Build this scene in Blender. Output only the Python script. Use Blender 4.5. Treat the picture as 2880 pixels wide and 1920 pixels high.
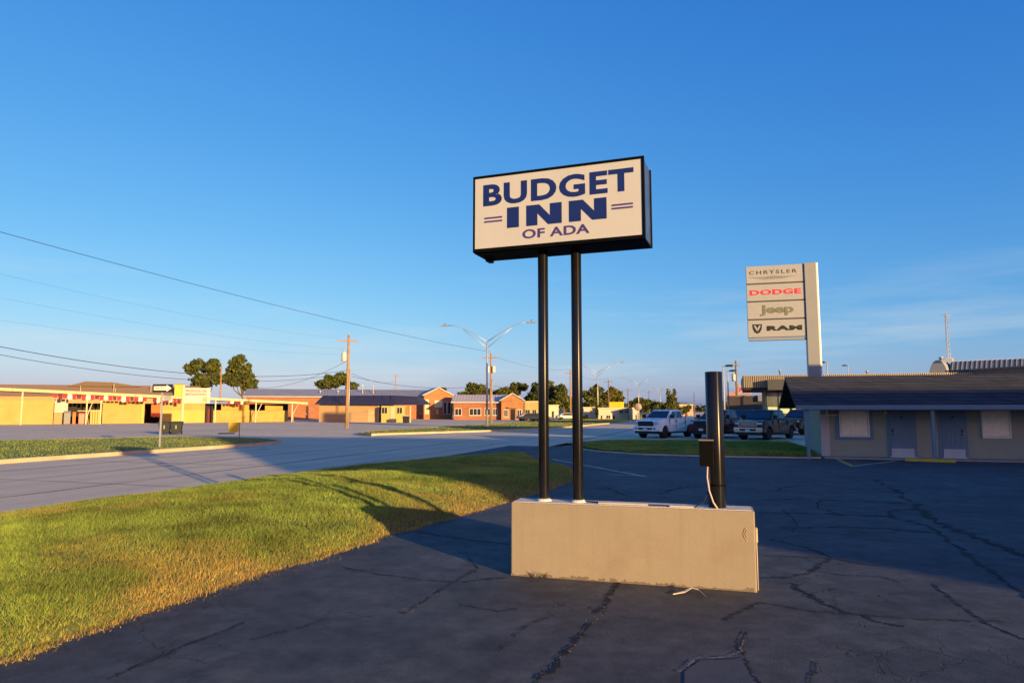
import bpy, math, random
import numpy as np
from mathutils import Vector

# ------------------------------------------------------------------ clear
for o in list(bpy.data.objects):
    bpy.data.objects.remove(o)
scene = bpy.context.scene
COL = scene.collection
random.seed(7)
RNG = np.random.default_rng(11)

# ------------------------------------------------------------------ camera
FPX, HOR, CAMH = 1923.0, 1152.0, 1.6          # focal length in photo pixels, horizon row, eye height
PITCH = math.atan((HOR - 960) / FPX)
cam_d = bpy.data.cameras.new('camera')
cam = bpy.data.objects.new('camera', cam_d)
COL.objects.link(cam)
cam.location = (0, 0, CAMH)
cam.rotation_euler = (math.radians(90) + PITCH, 0, 0)
cam_d.sensor_width = 36.0
cam_d.lens = 36.0 * FPX / 2880.0
cam_d.clip_start = 0.05
cam_d.clip_end = 6000
scene.camera = cam

# ------------------------------------------------------------------ sky + sun
SUN_EL = math.radians(7.3)
SUN_TO = Vector((0.585, -0.811, 0)).normalized()     # horizontal direction towards the sun
world = bpy.data.worlds.new('World')
scene.world = world
world.use_nodes = True
wn, wl = world.node_tree.nodes, world.node_tree.links
wn.clear()
w_out = wn.new('ShaderNodeOutputWorld')
w_bg = wn.new('ShaderNodeBackground')
w_sky = wn.new('ShaderNodeTexSky')
w_sky.sky_type = 'NISHITA'
w_sky.sun_disc = False
w_sky.sun_elevation = SUN_EL
w_sky.sun_rotation = math.atan2(SUN_TO.x, SUN_TO.y)
w_sky.altitude = 300
w_sky.air_density = 1.0
w_sky.dust_density = 1.2
w_sky.ozone_density = 4.0
# camera response: the phone compresses blue and deepens red in the sky, over the whole dome
w_rgb = wn.new('ShaderNodeSeparateColor')
w_cmb = wn.new('ShaderNodeCombineColor')
wl.new(w_sky.outputs['Color'], w_rgb.inputs['Color'])
for ch, (ex, k) in {'Red': (1.5, 0.675), 'Green': (0.92, 0.77), 'Blue': (0.45, 1.51)}.items():
    pw = wn.new('ShaderNodeMath'); pw.operation = 'POWER'; pw.inputs[1].default_value = ex
    ml = wn.new('ShaderNodeMath'); ml.operation = 'MULTIPLY'; ml.inputs[1].default_value = k
    mn = wn.new('ShaderNodeMath'); mn.operation = 'MINIMUM'; mn.inputs[1].default_value = 11.0
    wl.new(w_rgb.outputs[ch], mn.inputs[0]); wl.new(mn.outputs[0], pw.inputs[0]); wl.new(pw.outputs[0], ml.inputs[0]); wl.new(ml.outputs[0], w_cmb.inputs[ch])
# thin high cloud streaks, low over the horizon
w_tc = wn.new('ShaderNodeTexCoord')
w_map = wn.new('ShaderNodeMapping')
w_map.inputs['Scale'].default_value = (1.6, 1.6, 16.0)
w_noise = wn.new('ShaderNodeTexNoise')
w_noise.inputs['Scale'].default_value = 1.7
w_noise.inputs['Detail'].default_value = 6
w_noise.inputs['Roughness'].default_value = 0.6
w_ramp = wn.new('ShaderNodeValToRGB')
w_ramp.color_ramp.elements[0].position = 0.46
w_ramp.color_ramp.elements[0].color = (0, 0, 0, 1)
w_ramp.color_ramp.elements[1].position = 0.74
w_ramp.color_ramp.elements[1].color = (0.5, 0.5, 0.5, 1)
w_sep = wn.new('ShaderNodeSeparateXYZ')
w_band = wn.new('ShaderNodeMapRange')
w_band.inputs['From Min'].default_value = 0.22
w_band.inputs['From Max'].default_value = 0.05
w_mul = wn.new('ShaderNodeMath'); w_mul.operation = 'MULTIPLY'
w_mix = wn.new('ShaderNodeMixRGB')
w_mix.inputs['Color2'].default_value = (2.25, 2.4, 2.45, 1)
wl.new(w_tc.outputs['Generated'], w_map.inputs['Vector'])
wl.new(w_map.outputs['Vector'], w_noise.inputs['Vector'])
wl.new(w_noise.outputs['Fac'], w_ramp.inputs['Fac'])
wl.new(w_tc.outputs['Generated'], w_sep.inputs['Vector'])
wl.new(w_sep.outputs['Z'], w_band.inputs['Value'])
wl.new(w_ramp.outputs['Color'], w_mul.inputs[0])
wl.new(w_band.outputs['Result'], w_mul.inputs[1])
wl.new(w_cmb.outputs['Color'], w_mix.inputs['Color1'])
wl.new(w_mul.outputs['Value'], w_mix.inputs['Fac'])
wl.new(w_mix.outputs['Color'], w_bg.inputs['Color'])
w_bg.inputs['Strength'].default_value = 0.13
wl.new(w_bg.outputs['Background'], w_out.inputs['Surface'])

sun_d = bpy.data.lights.new('sun', 'SUN')
sun = bpy.data.objects.new('sun', sun_d)
COL.objects.link(sun)
sun_d.energy = 4.3
sun_d.angle = math.radians(0.55)
sun_d.color = (1.0, 0.67, 0.27)
to_sun = Vector((SUN_TO.x * math.cos(SUN_EL), SUN_TO.y * math.cos(SUN_EL), math.sin(SUN_EL)))
sun.rotation_euler = to_sun.to_track_quat('Z', 'Y').to_euler()
sun.location = to_sun * 60

vs = scene.view_settings
vs.view_transform = 'Standard'
vs.look = 'None'
vs.exposure = 1.31
vs.gamma = 1.0
vs.use_curve_mapping = False

# ------------------------------------------------------------------ surveying helpers
SP, CP = math.sin(PITCH), math.cos(PITCH)
AZ = math.radians(17.5)                         # the street's bearing

def ray(x, y):
    u, v = (x - 1440) / FPX, (960 - y) / FPX
    return u, CP - v * SP, SP + v * CP

def G(x, y, z=0.0):
    """ground point seen at photo pixel x, y on level z"""
    r = ray(x, y); t = (z - CAMH) / r[2]
    return Vector((r[0] * t, r[1] * t, z))

def D(x, y, Y):
    """point seen at photo pixel x, y at depth Y"""
    r = ray(x, y); t = Y / r[1]
    return Vector((r[0] * t, Y, CAMH + r[2] * t))

def SR(s, r, z=0.0):
    """street coordinates (across, along) to world"""
    return Vector((s * math.cos(AZ) + r * math.sin(AZ), -s * math.sin(AZ) + r * math.cos(AZ), z))

def st(p):
    return (p[0] * math.cos(AZ) - p[1] * math.sin(AZ), p[0] * math.sin(AZ) + p[1] * math.cos(AZ))

def sstep(a, b, x):
    t = min(1.0, max(0.0, (x - a) / (b - a)))
    return t * t * (3 - 2 * t)

# ------------------------------------------------------------------ materials
MATS = {}
def mat(name, col, rough=0.6, var=0.12, scale=3.0, bump=0.0, bscale=30.0, metal=0.0, spec=0.4, dirt=None, dscale=0.8, coat=0.0, crough=0.06):
    if name in MATS:
        return MATS[name]
    m = bpy.data.materials.new(name); m.use_nodes = True
    n, l = m.node_tree.nodes, m.node_tree.links
    b = n['Principled BSDF']
    b.inputs['Roughness'].default_value = rough
    b.inputs['Metallic'].default_value = metal
    b.inputs['Specular IOR Level'].default_value = spec
    b.inputs['Coat Weight'].default_value = coat
    b.inputs['Coat Roughness'].default_value = crough
    tc = n.new('ShaderNodeTexCoord')
    nz = n.new('ShaderNodeTexNoise')
    nz.inputs['Scale'].default_value = scale; nz.inputs['Detail'].default_value = 5
    nz.inputs['Roughness'].default_value = 0.65
    l.new(tc.outputs['Object'], nz.inputs['Vector'])
    cr = n.new('ShaderNodeValToRGB')
    lo = tuple(max(0, c * (1 - var)) for c in col); hi = tuple(min(1, c * (1 + var)) for c in col)
    cr.color_ramp.elements[0].position = 0.3; cr.color_ramp.elements[0].color = (*lo, 1)
    cr.color_ramp.elements[1].position = 0.7; cr.color_ramp.elements[1].color = (*hi, 1)
    l.new(nz.outputs['Fac'], cr.inputs['Fac'])
    out = cr.outputs['Color']
    if dirt is not None:
        n2 = n.new('ShaderNodeTexNoise'); n2.inputs['Scale'].default_value = dscale
        n2.inputs['Detail'].default_value = 8; n2.inputs['Roughness'].default_value = 0.7
        l.new(tc.outputs['Object'], n2.inputs['Vector'])
        r2 = n.new('ShaderNodeValToRGB')
        r2.color_ramp.elements[0].position = 0.52; r2.color_ramp.elements[0].color = (0, 0, 0, 1)
        r2.color_ramp.elements[1].position = 0.72; r2.color_ramp.elements[1].color = (0.75, 0.75, 0.75, 1)
        l.new(n2.outputs['Fac'], r2.inputs['Fac'])
        mx = n.new('ShaderNodeMixRGB'); mx.inputs['Color2'].default_value = (*dirt, 1)
        l.new(r2.outputs['Color'], mx.inputs['Fac']); l.new(out, mx.inputs['Color1'])
        out = mx.outputs['Color']
    l.new(out, b.inputs['Base Color'])
    if bump > 0:
        n3 = n.new('ShaderNodeTexNoise'); n3.inputs['Scale'].default_value = bscale
        n3.inputs['Detail'].default_value = 4
        l.new(tc.outputs['Object'], n3.inputs['Vector'])
        bp = n.new('ShaderNodeBump'); bp.inputs['Strength'].default_value = bump
        bp.inputs['Distance'].default_value = 0.02
        l.new(n3.outputs['Fac'], bp.inputs['Height']); l.new(bp.outputs['Normal'], b.inputs['Normal'])
    MATS[name] = m
    return m

def brick_mat(name, c1, c2, mortar, bw=0.2, bh=0.075, msize=0.012, rough=0.85):
    if name in MATS:
        return MATS[name]
    m = bpy.data.materials.new(name); m.use_nodes = True
    n, l = m.node_tree.nodes, m.node_tree.links
    b = n['Principled BSDF']; b.inputs['Roughness'].default_value = rough
    b.inputs['Specular IOR Level'].default_value = 0.2
    tc = n.new('ShaderNodeTexCoord')
    sx = n.new('ShaderNodeSeparateXYZ'); l.new(tc.outputs['Object'], sx.inputs[0])
    ad = n.new('ShaderNodeMath'); ad.operation = 'ADD'
    l.new(sx.outputs['X'], ad.inputs[0]); l.new(sx.outputs['Y'], ad.inputs[1])
    cb = n.new('ShaderNodeCombineXYZ'); l.new(ad.outputs[0], cb.inputs['X']); l.new(sx.outputs['Z'], cb.inputs['Y'])
    bt = n.new('ShaderNodeTexBrick')
    bt.inputs['Scale'].default_value = 1.0
    bt.inputs['Brick Width'].default_value = bw; bt.inputs['Row Height'].default_value = bh
    bt.inputs['Mortar Size'].default_value = msize
    bt.inputs['Color1'].default_value = (*c1, 1); bt.inputs['Color2'].default_value = (*c2, 1)
    bt.inputs['Mortar'].default_value = (*mortar, 1)
    l.new(cb.outputs[0], bt.inputs['Vector'])
    nz = n.new('ShaderNodeTexNoise'); nz.inputs['Scale'].default_value = 0.9; nz.inputs['Detail'].default_value = 6
    l.new(tc.outputs['Object'], nz.inputs['Vector'])
    mr = n.new('ShaderNodeMapRange'); mr.inputs['To Min'].default_value = 0.72; mr.inputs['To Max'].default_value = 1.25
    l.new(nz.outputs['Fac'], mr.inputs['Value'])
    mx = n.new('ShaderNodeVectorMath'); mx.operation = 'SCALE'
    l.new(bt.outputs['Color'], mx.inputs[0]); l.new(mr.outputs['Result'], mx.inputs['Scale'])
    l.new(mx.outputs[0], b.inputs['Base Color'])
    bp = n.new('ShaderNodeBump'); bp.inputs['Strength'].default_value = 0.4; bp.inputs['Distance'].default_value = 0.01
    bp.invert = True
    l.new(bt.outputs['Fac'], bp.inputs['Height']); l.new(bp.outputs['Normal'], b.inputs['Normal'])
    MATS[name] = m
    return m

def attr_mat(name, rough=0.7, trans=0.0, spec=0.2):
    """colour from the mesh's own colour attribute (leaf and blade colours)"""
    if name in MATS:
        return MATS[name]
    m = bpy.data.materials.new(name); m.use_nodes = True
    n, l = m.node_tree.nodes, m.node_tree.links
    b = n['Principled BSDF']; b.inputs['Roughness'].default_value = rough
    b.inputs['Specular IOR Level'].default_value = spec
    a = n.new('ShaderNodeAttribute'); a.attribute_name = 'leafcol'
    l.new(a.outputs['Color'], b.inputs['Base Color'])
    if trans > 0:
        tr = n.new('ShaderNodeBsdfTranslucent'); l.new(a.outputs['Color'], tr.inputs['Color'])
        ms = n.new('ShaderNodeMixShader'); ms.inputs[0].default_value = trans
        l.new(b.outputs[0], ms.inputs[1]); l.new(tr.outputs[0], ms.inputs[2])
        l.new(ms.outputs[0], n['Material Output'].inputs['Surface'])
    MATS[name] = m
    return m

# ------------------------------------------------------------------ mesh builder
class MB:
    def __init__(self):
        self.v, self.f, self.s = [], [], []
    def add(self, vs_, fs_, smooth=False):
        o = len(self.v); self.v += [tuple(p) for p in vs_]
        for f in fs_:
            self.f.append([i + o for i in f]); self.s.append(smooth)
        return self
    def box(self, x0, x1, y0, y1, z0, z1):
        v = [(x, y, z) for x in (x0, x1) for y in (y0, y1) for z in (z0, z1)]
        return self.add(v, [(0, 1, 3, 2), (4, 6, 7, 5), (0, 4, 5, 1), (2, 3, 7, 6), (0, 2, 6, 4), (1, 5, 7, 3)])
    def frustum(self, b, t):
        """b, t: (x0,x1,y0,y1,z)"""
        v = []
        for q in (b, t):
            v += [(q[0], q[2], q[4]), (q[1], q[2], q[4]), (q[1], q[3], q[4]), (q[0], q[3], q[4])]
        return self.add(v, [(3, 2, 1, 0), (4, 5, 6, 7), (0, 1, 5, 4), (1, 2, 6, 5), (2, 3, 7, 6), (3, 0, 4, 7)])
    def prism(self, poly, axis, a0, a1):
        """extrude a 2-D polygon; axis 'y': poly=(x,z); 'x': poly=(y,z); 'z': poly=(x,y)"""
        n = len(poly); v = []
        for a in (a0, a1):
            for p, q in poly:
                v.append({'y': (p, a, q), 'x': (a, p, q), 'z': (p, q, a)}[axis])
        fs_ = [tuple(range(n)), tuple(range(2 * n - 1, n - 1, -1))]
        fs_ += [(i, i + n, (i + 1) % n + n, (i + 1) % n) for i in range(n)]
        return self.add(v, fs_)
    def tube(self, pts, rad, n=8, caps=True, smooth=True):
        pts = [Vector(p) for p in pts]
        if not isinstance(rad, (list, tuple)):
            rad = [rad] * len(pts)
        v, fs_ = [], []
        prev = None
        for i, p in enumerate(pts):
            t = (pts[min(i + 1, len(pts) - 1)] - pts[max(i - 1, 0)]).normalized()
            a = Vector((0, 0, 1)) if abs(t.z) < 0.9 else Vector((1, 0, 0))
            if prev is None:
                e1 = t.cross(a).normalized()
            else:
                e1 = (prev - t * prev.dot(t)).normalized()
            prev = e1; e2 = t.cross(e1)
            for k in range(n):
                w = 2 * math.pi * k / n
                v.append(p + (e1 * math.cos(w) + e2 * math.sin(w)) * rad[i])
        for i in range(len(pts) - 1):
            for k in range(n):
                a, b = i * n + k, i * n + (k + 1) % n
                fs_.append((a, b, b + n, a + n))
        self.add(v, fs_, smooth)
        if caps:
            o = len(self.v) - len(v)
            self.f.append([o + k for k in range(n)][::-1]); self.s.append(False)
            self.f.append([o + (len(pts) - 1) * n + k for k in range(n)]); self.s.append(False)
        return self
    def lathe(self, prof, c=(0, 0, 0), axis='z', n=16, smooth=True):
        """prof: (radius, height)"""
        v, fs_ = [], []
        for r, h in prof:
            for k in range(n):
                w = 2 * math.pi * k / n
                p, q = r * math.cos(w), r * math.sin(w)
                v.append({'z': (c[0] + p, c[1] + q, c[2] + h), 'y': (c[0] + p, c[1] + h, c[2] + q),
                          'x': (c[0] + h, c[1] + p, c[2] + q)}[axis])
        for i in range(len(prof) - 1):
            for k in range(n):
                a, b = i * n + k, i * n + (k + 1) % n
                fs_.append((a, b, b + n, a + n))
        fs_.append(tuple(range(n))[::-1]); fs_.append(tuple((len(prof) - 1) * n + k for k in range(n)))
        return self.add(v, fs_, smooth)
    def mesh(self, name, m):
        me = bpy.data.meshes.new(name)
        me.from_pydata(self.v, [], self.f)
        me.polygons.foreach_set('use_smooth', self.s)
        if m: me.materials.append(m)
        me.update()
        return me

def obj(name, data, m=None, parent=None, bevel=0.0):
    if isinstance(data, MB):
        data = data.mesh(name, m)
    o = bpy.data.objects.new(name, data)
    COL.objects.link(o)
    if parent is not None: o.parent = parent
    if bevel > 0:
        b = o.modifiers.new('bevel', 'BEVEL'); b.width = bevel; b.segments = 2; b.limit_method = 'ANGLE'
        b.angle_limit = math.radians(35)
    return o

def tag(o, label=None, cat=None, group=None, kind=None):
    if label: o['label'] = label
    if cat: o['category'] = cat
    if group: o['group'] = group
    if kind: o['kind'] = kind
    return o

def thing(name, label, cat, loc, rotz=0.0, group=None):
    o = bpy.data.objects.new(name, None)
    COL.objects.link(o)
    o.empty_display_size = 0.2
    o.location = loc; o.rotation_euler = (0, 0, rotz)
    return tag(o, label, cat, group)

def copy_tree(o, parent=None):
    c = o.copy(); COL.objects.link(c); c.parent = parent
    for ch in list(o.children):
        copy_tree(ch, c)
    return c

class Fac:
    """vertical facade plane through two ground points, with its own local frame (x along, y inward, z up)"""
    def __init__(self, A, B, z):
        self.A = Vector((A[0], A[1], 0)); d = Vector((B[0] - A[0], B[1] - A[1], 0))
        self.len = d.length; self.u = d.normalized(); self.n = Vector((-self.u.y, self.u.x, 0)); self.z = z
        self.rot = math.atan2(self.u.y, self.u.x)
        self.loc = (A[0], A[1], z)
    def at(self, px, py, dy=0.0):
        r = Vector(ray(px, py))
        t = (self.A.dot(self.n) + dy) / r.dot(self.n)
        p = Vector((0, 0, CAMH)) + r * t
        return ((p - self.A).dot(self.u), p.z - self.z)
    def rect(self, px0, px1, py0, py1, dy=0.0):
        """pixel rectangle -> x0, x1, z0, z1 in the local frame"""
        a = self.at(px0, py1, dy); b = self.at(px1, py0, dy)
        return a[0], b[0], a[1], b[1]

def text_mesh(s, w, h, depth=0.004, bold=0.0, spacing=1.0):
    """flat lettering as a mesh, fitted to a w x h rectangle: x right, z up, y is depth (front at -depth)"""
    cu = bpy.data.curves.new('t', 'FONT'); cu.body = s; cu.offset = bold; cu.space_character = spacing
    cu.resolution_u = 4
    o = bpy.data.objects.new('t', cu); COL.objects.link(o)
    dg = bpy.context.evaluated_depsgraph_get()
    me = bpy.data.meshes.new_from_object(o.evaluated_get(dg))
    bpy.data.objects.remove(o)
    co = np.empty(len(me.vertices) * 3); me.vertices.foreach_get('co', co); co = co.reshape(-1, 3)
    mn, mxv = co.min(0), co.max(0)
    xy = (co[:, :2] - mn[:2]) / (mxv[:2] - mn[:2])
    mb = MB()
    tris = [list(p.vertices) for p in me.polygons]
    n = len(co)
    front = [(x * w, -depth, y * h) for x, y in xy]
    mb.add(front, tris)
    # rim so that the letters have a thickness
    from collections import Counter
    ec = Counter()
    for t in tris:
        for i in range(len(t)):
            a, b = t[i], t[(i + 1) % len(t)]
            ec[(a, b)] += 1
    rim = [(a, b) for (a, b) in ec if (b, a) not in ec]
    mb.add([(x * w, 0.0, y * h) for x, y in xy], [])
    for a, b in rim:
        mb.f.append([a, b, b + n, a + n]); mb.s.append(False)
    bpy.data.meshes.remove(me)
    return mb

def shift(mb, dx, dy, dz):
    mb.v = [(x + dx, y + dy, z + dz) for x, y, z in mb.v]
    return mb

def in_poly(px, py, poly):
    inside = np.zeros(len(px), bool)
    j = len(poly) - 1
    for i in range(len(poly)):
        xi, yi = poly[i]; xj, yj = poly[j]
        c = ((yi > py) != (yj > py)) & (px < (xj - xi) * (py - yi) / (yj - yi + 1e-12) + xi)
        inside ^= c; j = i
    return inside

def np_mesh(name, co, faces_flat, nper, m, cols=None):
    """fast mesh from numpy: co (n,3), faces_flat (k*nper)"""
    me = bpy.data.meshes.new(name)
    nf = len(faces_flat) // nper
    me.vertices.add(len(co)); me.vertices.foreach_set('co', co.astype(np.float32).ravel())
    me.loops.add(len(faces_flat)); me.loops.foreach_set('vertex_index', faces_flat.astype(np.int32))
    me.polygons.add(nf)
    me.polygons.foreach_set('loop_start', np.arange(0, nf * nper, nper, dtype=np.int32))
    if cols is not None:
        a = me.color_attributes.new('leafcol', 'FLOAT_COLOR', 'POINT')
        c4 = np.ones((len(co), 4), np.float32); c4[:, :3] = cols
        a.data.foreach_set('color', c4.ravel())
    me.materials.append(m)
    me.update(calc_edges=True)
    return me

# ================================================================== GROUND
def zlot(s, r):
    z = -0.30 * min(1.0, max(0.0, (r - 8.0) / 20.0))
    w = sstep(-4.6, -10.0, s)
    return z * (1 - w) - 0.345 * w

def ground_mat(name, c_lo, c_hi, patch, scale=0.35, fine=60.0, rough=0.9, bump=0.25, crack=None, spec=0.3, joints=None, macro=None, contrast=0.4, mid=None, stain=None, lanes=False):
    m = bpy.data.materials.new(name); m.use_nodes = True
    n, l = m.node_tree.nodes, m.node_tree.links
    b = n['Principled BSDF']; b.inputs['Specular IOR Level'].default_value = spec
    tc = n.new('ShaderNodeTexCoord')
    def noise(sc, det=5, ro=0.6):
        q = n.new('ShaderNodeTexNoise'); q.inputs['Scale'].default_value = sc
        q.inputs['Detail'].default_value = det; q.inputs['Roughness'].default_value = ro
        l.new(tc.outputs['Object'], q.inputs['Vector']); return q
    def ramp(src, p0, c0, p1, c1):
        q = n.new('ShaderNodeValToRGB')
        q.color_ramp.elements[0].position = p0; q.color_ramp.elements[0].color = (*c0, 1)
        q.color_ramp.elements[1].position = p1; q.color_ramp.elements[1].color = (*c1, 1)
        l.new(src, q.inputs['Fac']); return q.outputs['Color']
    def mix(fac, a, bcol):
        q = n.new('ShaderNodeMixRGB'); l.new(fac, q.inputs['Fac'])
        if isinstance(a, tuple): q.inputs['Color1'].default_value = (*a, 1)
        else: l.new(a, q.inputs['Color1'])
        if isinstance(bcol, tuple): q.inputs['Color2'].default_value = (*bcol, 1)
        else: l.new(bcol, q.inputs['Color2'])
        return q.outputs['Color']
    base = ramp(noise(scale, 7, 0.62).outputs['Fac'], 0.32, c_lo, 0.68, c_hi)
    pn = noise(scale * 0.45, 3, 0.5)
    base = mix(ramp(pn.outputs['Fac'], 0.55, (0, 0, 0), 0.62, (0.6, 0.6, 0.6)), base, patch)
    fn = noise(fine, 3, 0.7)
    fr = n.new('ShaderNodeMapRange'); fr.inputs['To Min'].default_value = 1 - contrast; fr.inputs['To Max'].default_value = 1 + contrast * 1.15
    l.new(fn.outputs['Fac'], fr.inputs['Value'])
    sc = n.new('ShaderNodeVectorMath'); sc.operation = 'SCALE'
    l.new(base, sc.inputs[0]); l.new(fr.outputs['Result'], sc.inputs['Scale'])
    colour = sc.outputs[0]
    if mid:
        mr2 = n.new('ShaderNodeMapRange'); mr2.inputs['From Min'].default_value = 0.3; mr2.inputs['From Max'].default_value = 0.7
        mr2.inputs['To Min'].default_value = 1 - mid[1]; mr2.inputs['To Max'].default_value = 1 + mid[1]
        l.new(noise(mid[0], 6, 0.75).outputs['Fac'], mr2.inputs['Value'])
        sc2 = n.new('ShaderNodeVectorMath'); sc2.operation = 'SCALE'
        l.new(colour, sc2.inputs[0]); l.new(mr2.outputs['Result'], sc2.inputs['Scale'])
        colour = sc2.outputs[0]
    if stain:
        colour = mix(ramp(noise(stain[0], 8, 0.72).outputs['Fac'], 0.56, (0, 0, 0), 0.70, (0.75, 0.75, 0.75)), colour, stain[1])
    if lanes:   # tyre-darkened wheel paths along the street
        dp = n.new('ShaderNodeVectorMath'); dp.operation = 'DOT_PRODUCT'
        dp.inputs[1].default_value = (math.cos(AZ), -math.sin(AZ), 0); l.new(tc.outputs['Object'], dp.inputs[0])
        ms = n.new('ShaderNodeMath'); ms.operation = 'MULTIPLY'; ms.inputs[1].default_value = 2 * math.pi / 1.62; l.new(dp.outputs['Value'], ms.inputs[0])
        sn = n.new('ShaderNodeMath'); sn.operation = 'SINE'; l.new(ms.outputs[0], sn.inputs[0])
        ad2 = n.new('ShaderNodeMath'); ad2.operation = 'MULTIPLY_ADD'; ad2.inputs[1].default_value = 0.3; l.new(sn.outputs[0], ad2.inputs[0])
        l.new(noise(0.5, 6, 0.7).outputs['Fac'], ad2.inputs[2])
        colour = mix(ramp(ad2.outputs[0], 0.45, (0, 0, 0), 0.95, (0.24, 0.24, 0.24)), colour, tuple(c * .55 for c in c_lo))
    hmix = fn.outputs['Fac']
    if crack:
        csc, cw, ccol, cmask = crack
        wn_ = noise(csc * 2.2, 4, 0.6)
        wv = n.new('ShaderNodeVectorMath'); wv.operation = 'SCALE'; wv.inputs['Scale'].default_value = 0.55 / csc
        l.new(wn_.outputs['Color'], wv.inputs[0])
        av = n.new('ShaderNodeVectorMath'); av.operation = 'ADD'
        l.new(tc.outputs['Object'], av.inputs[0]); l.new(wv.outputs[0], av.inputs[1])
        vo = n.new('ShaderNodeTexVoronoi'); vo.feature = 'DISTANCE_TO_EDGE'; vo.inputs['Scale'].default_value = csc
        l.new(av.outputs[0], vo.inputs['Vector'])
        line = ramp(vo.outputs['Distance'], cw * 0.35, (1, 1, 1), cw, (0, 0, 0))
        mk = ramp(noise(cmask, 3).outputs['Fac'], 0.5, (0, 0, 0), 0.6, (1, 1, 1))
        mm = n.new('ShaderNodeMixRGB'); mm.blend_type = 'MULTIPLY'; mm.inputs['Fac'].default_value = 1
        l.new(line, mm.inputs['Color1']); l.new(mk, mm.inputs['Color2'])
        colour = mix(mm.outputs['Color'], colour, ccol)
        sb = n.new('ShaderNodeMixRGB'); sb.blend_type = 'SUBTRACT'; sb.inputs['Fac'].default_value = 1.0
        l.new(fn.outputs['Fac'], sb.inputs['Color1']); l.new(mm.outputs['Color'], sb.inputs['Color2'])
        hmix = sb.outputs['Color']
    l.new(colour, b.inputs['Base Color'])
    rr = n.new('ShaderNodeMapRange'); rr.inputs['To Min'].default_value = rough - 0.15; rr.inputs['To Max'].default_value = min(1, rough + 0.08)
    l.new(pn.outputs['Fac'], rr.inputs['Value']); l.new(rr.outputs['Result'], b.inputs['Roughness'])
    bp = n.new('ShaderNodeBump'); bp.inputs['Strength'].default_value = bump; bp.inputs['Distance'].default_value = 0.012
    l.new(hmix, bp.inputs['Height'])
    if macro:
        b2 = n.new('ShaderNodeBump'); b2.inputs['Strength'].default_value = macro; b2.inputs['Distance'].default_value = 0.05
        l.new(noise(2.2, 4, 0.55).outputs['Fac'], b2.inputs['Height'])
        l.new(b2.outputs['Normal'], bp.inputs['Normal'])
    l.new(bp.outputs['Normal'], b.inputs['Normal'])
    return m

M_ASPHALT = ground_mat('asphalt', (0.030, 0.034, 0.041), (0.066, 0.069, 0.075), (0.043, 0.048, 0.057), scale=0.9, fine=90,
                       rough=0.8, bump=0.55, crack=(1.7, 0.012, (0.018, 0.018, 0.02), 0.5), spec=0.3, macro=0.3, contrast=0.85, mid=(4.0, 0.45), stain=(0.55, (0.02, 0.021, 0.024)))
M_CONC = ground_mat('road_concrete', (0.50, 0.415, 0.29), (0.61, 0.50, 0.355), (0.55, 0.455, 0.315), scale=0.25, fine=35,
                    rough=0.85, bump=0.2, crack=(0.22, 0.006, (0.1, 0.095, 0.09), 0.1), lanes=True, stain=(0.18, (0.38, 0.32, 0.235)))
M_FRONT = ground_mat('frontage_concrete', (0.50, 0.41, 0.285), (0.61, 0.50, 0.35), (0.44, 0.37, 0.27), scale=0.12, fine=20,
                     rough=0.88, bump=0.2, crack=(0.15, 0.008, (0.1, 0.095, 0.09), 0.1), stain=(0.12, (0.30, 0.25, 0.19)))
M_SOIL = ground_mat('verge_soil', (0.06, 0.085, 0.02), (0.10, 0.115, 0.035), (0.13, 0.11, 0.045), scale=1.2, fine=40, rough=0.95, bump=0.8)
M_LAWN = ground_mat('lawn_turf', (0.075, 0.125, 0.026), (0.12, 0.17, 0.036), (0.11, 0.14, 0.04), scale=0.8, fine=25, rough=0.95, bump=0.9)
M_FIELD = ground_mat('field', (0.07, 0.085, 0.03), (0.14, 0.13, 0.06), (0.19, 0.16, 0.11), scale=0.03, fine=3, rough=0.95, bump=0.5)
M_KERB = ground_mat('kerb_concrete', (0.36, 0.28, 0.18), (0.48, 0.38, 0.24), (0.40, 0.30, 0.18), scale=0.8, fine=40, rough=0.85, bump=0.3)
M_TAR = mat('tar', (0.016, 0.016, 0.018), rough=0.8, var=0.3, scale=9, spec=.2)
M_TARF = mat('tar_faded', (0.026, 0.026, 0.028), rough=0.85, var=0.4, scale=6, spec=.2)
M_YPAINT = mat('worn_yellow_paint', (0.42, 0.30, 0.07), rough=0.8, var=0.25, scale=8, dirt=(0.09, 0.08, 0.06), dscale=5)
M_WPAINT = mat('worn_pale_paint', (0.42, 0.38, 0.26), rough=0.8, var=0.25, scale=8, dirt=(0.07, 0.07, 0.07), dscale=6)

def sheet(name, mt, s0, s1, r0, r1, z, kind='structure'):
    mb = MB().add([SR(s0, r0, z), SR(s1, r0, z), SR(s1, r1, z), SR(s0, r1, z)], [(0, 1, 2, 3)])
    return tag(obj(name, mb, mt), kind=kind)

mbg = MB().add([(-3000, -1500, -0.47), (3000, -1500, -0.47), (3000, 4500, -0.47), (-3000, 4500, -0.47)], [(0, 1, 2, 3)])
tag(obj('ground', mbg, M_FIELD), kind='structure')
sheet('frontage_pavement', M_FRONT, -140, -25.3, -150, 260, -0.41)
sheet('road', M_CONC, -25.6, -9.2, -200, 900, -0.35)
sheet('dealer_lot', M_CONC, -9.3, 90, 40, 150, -0.38)

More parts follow.
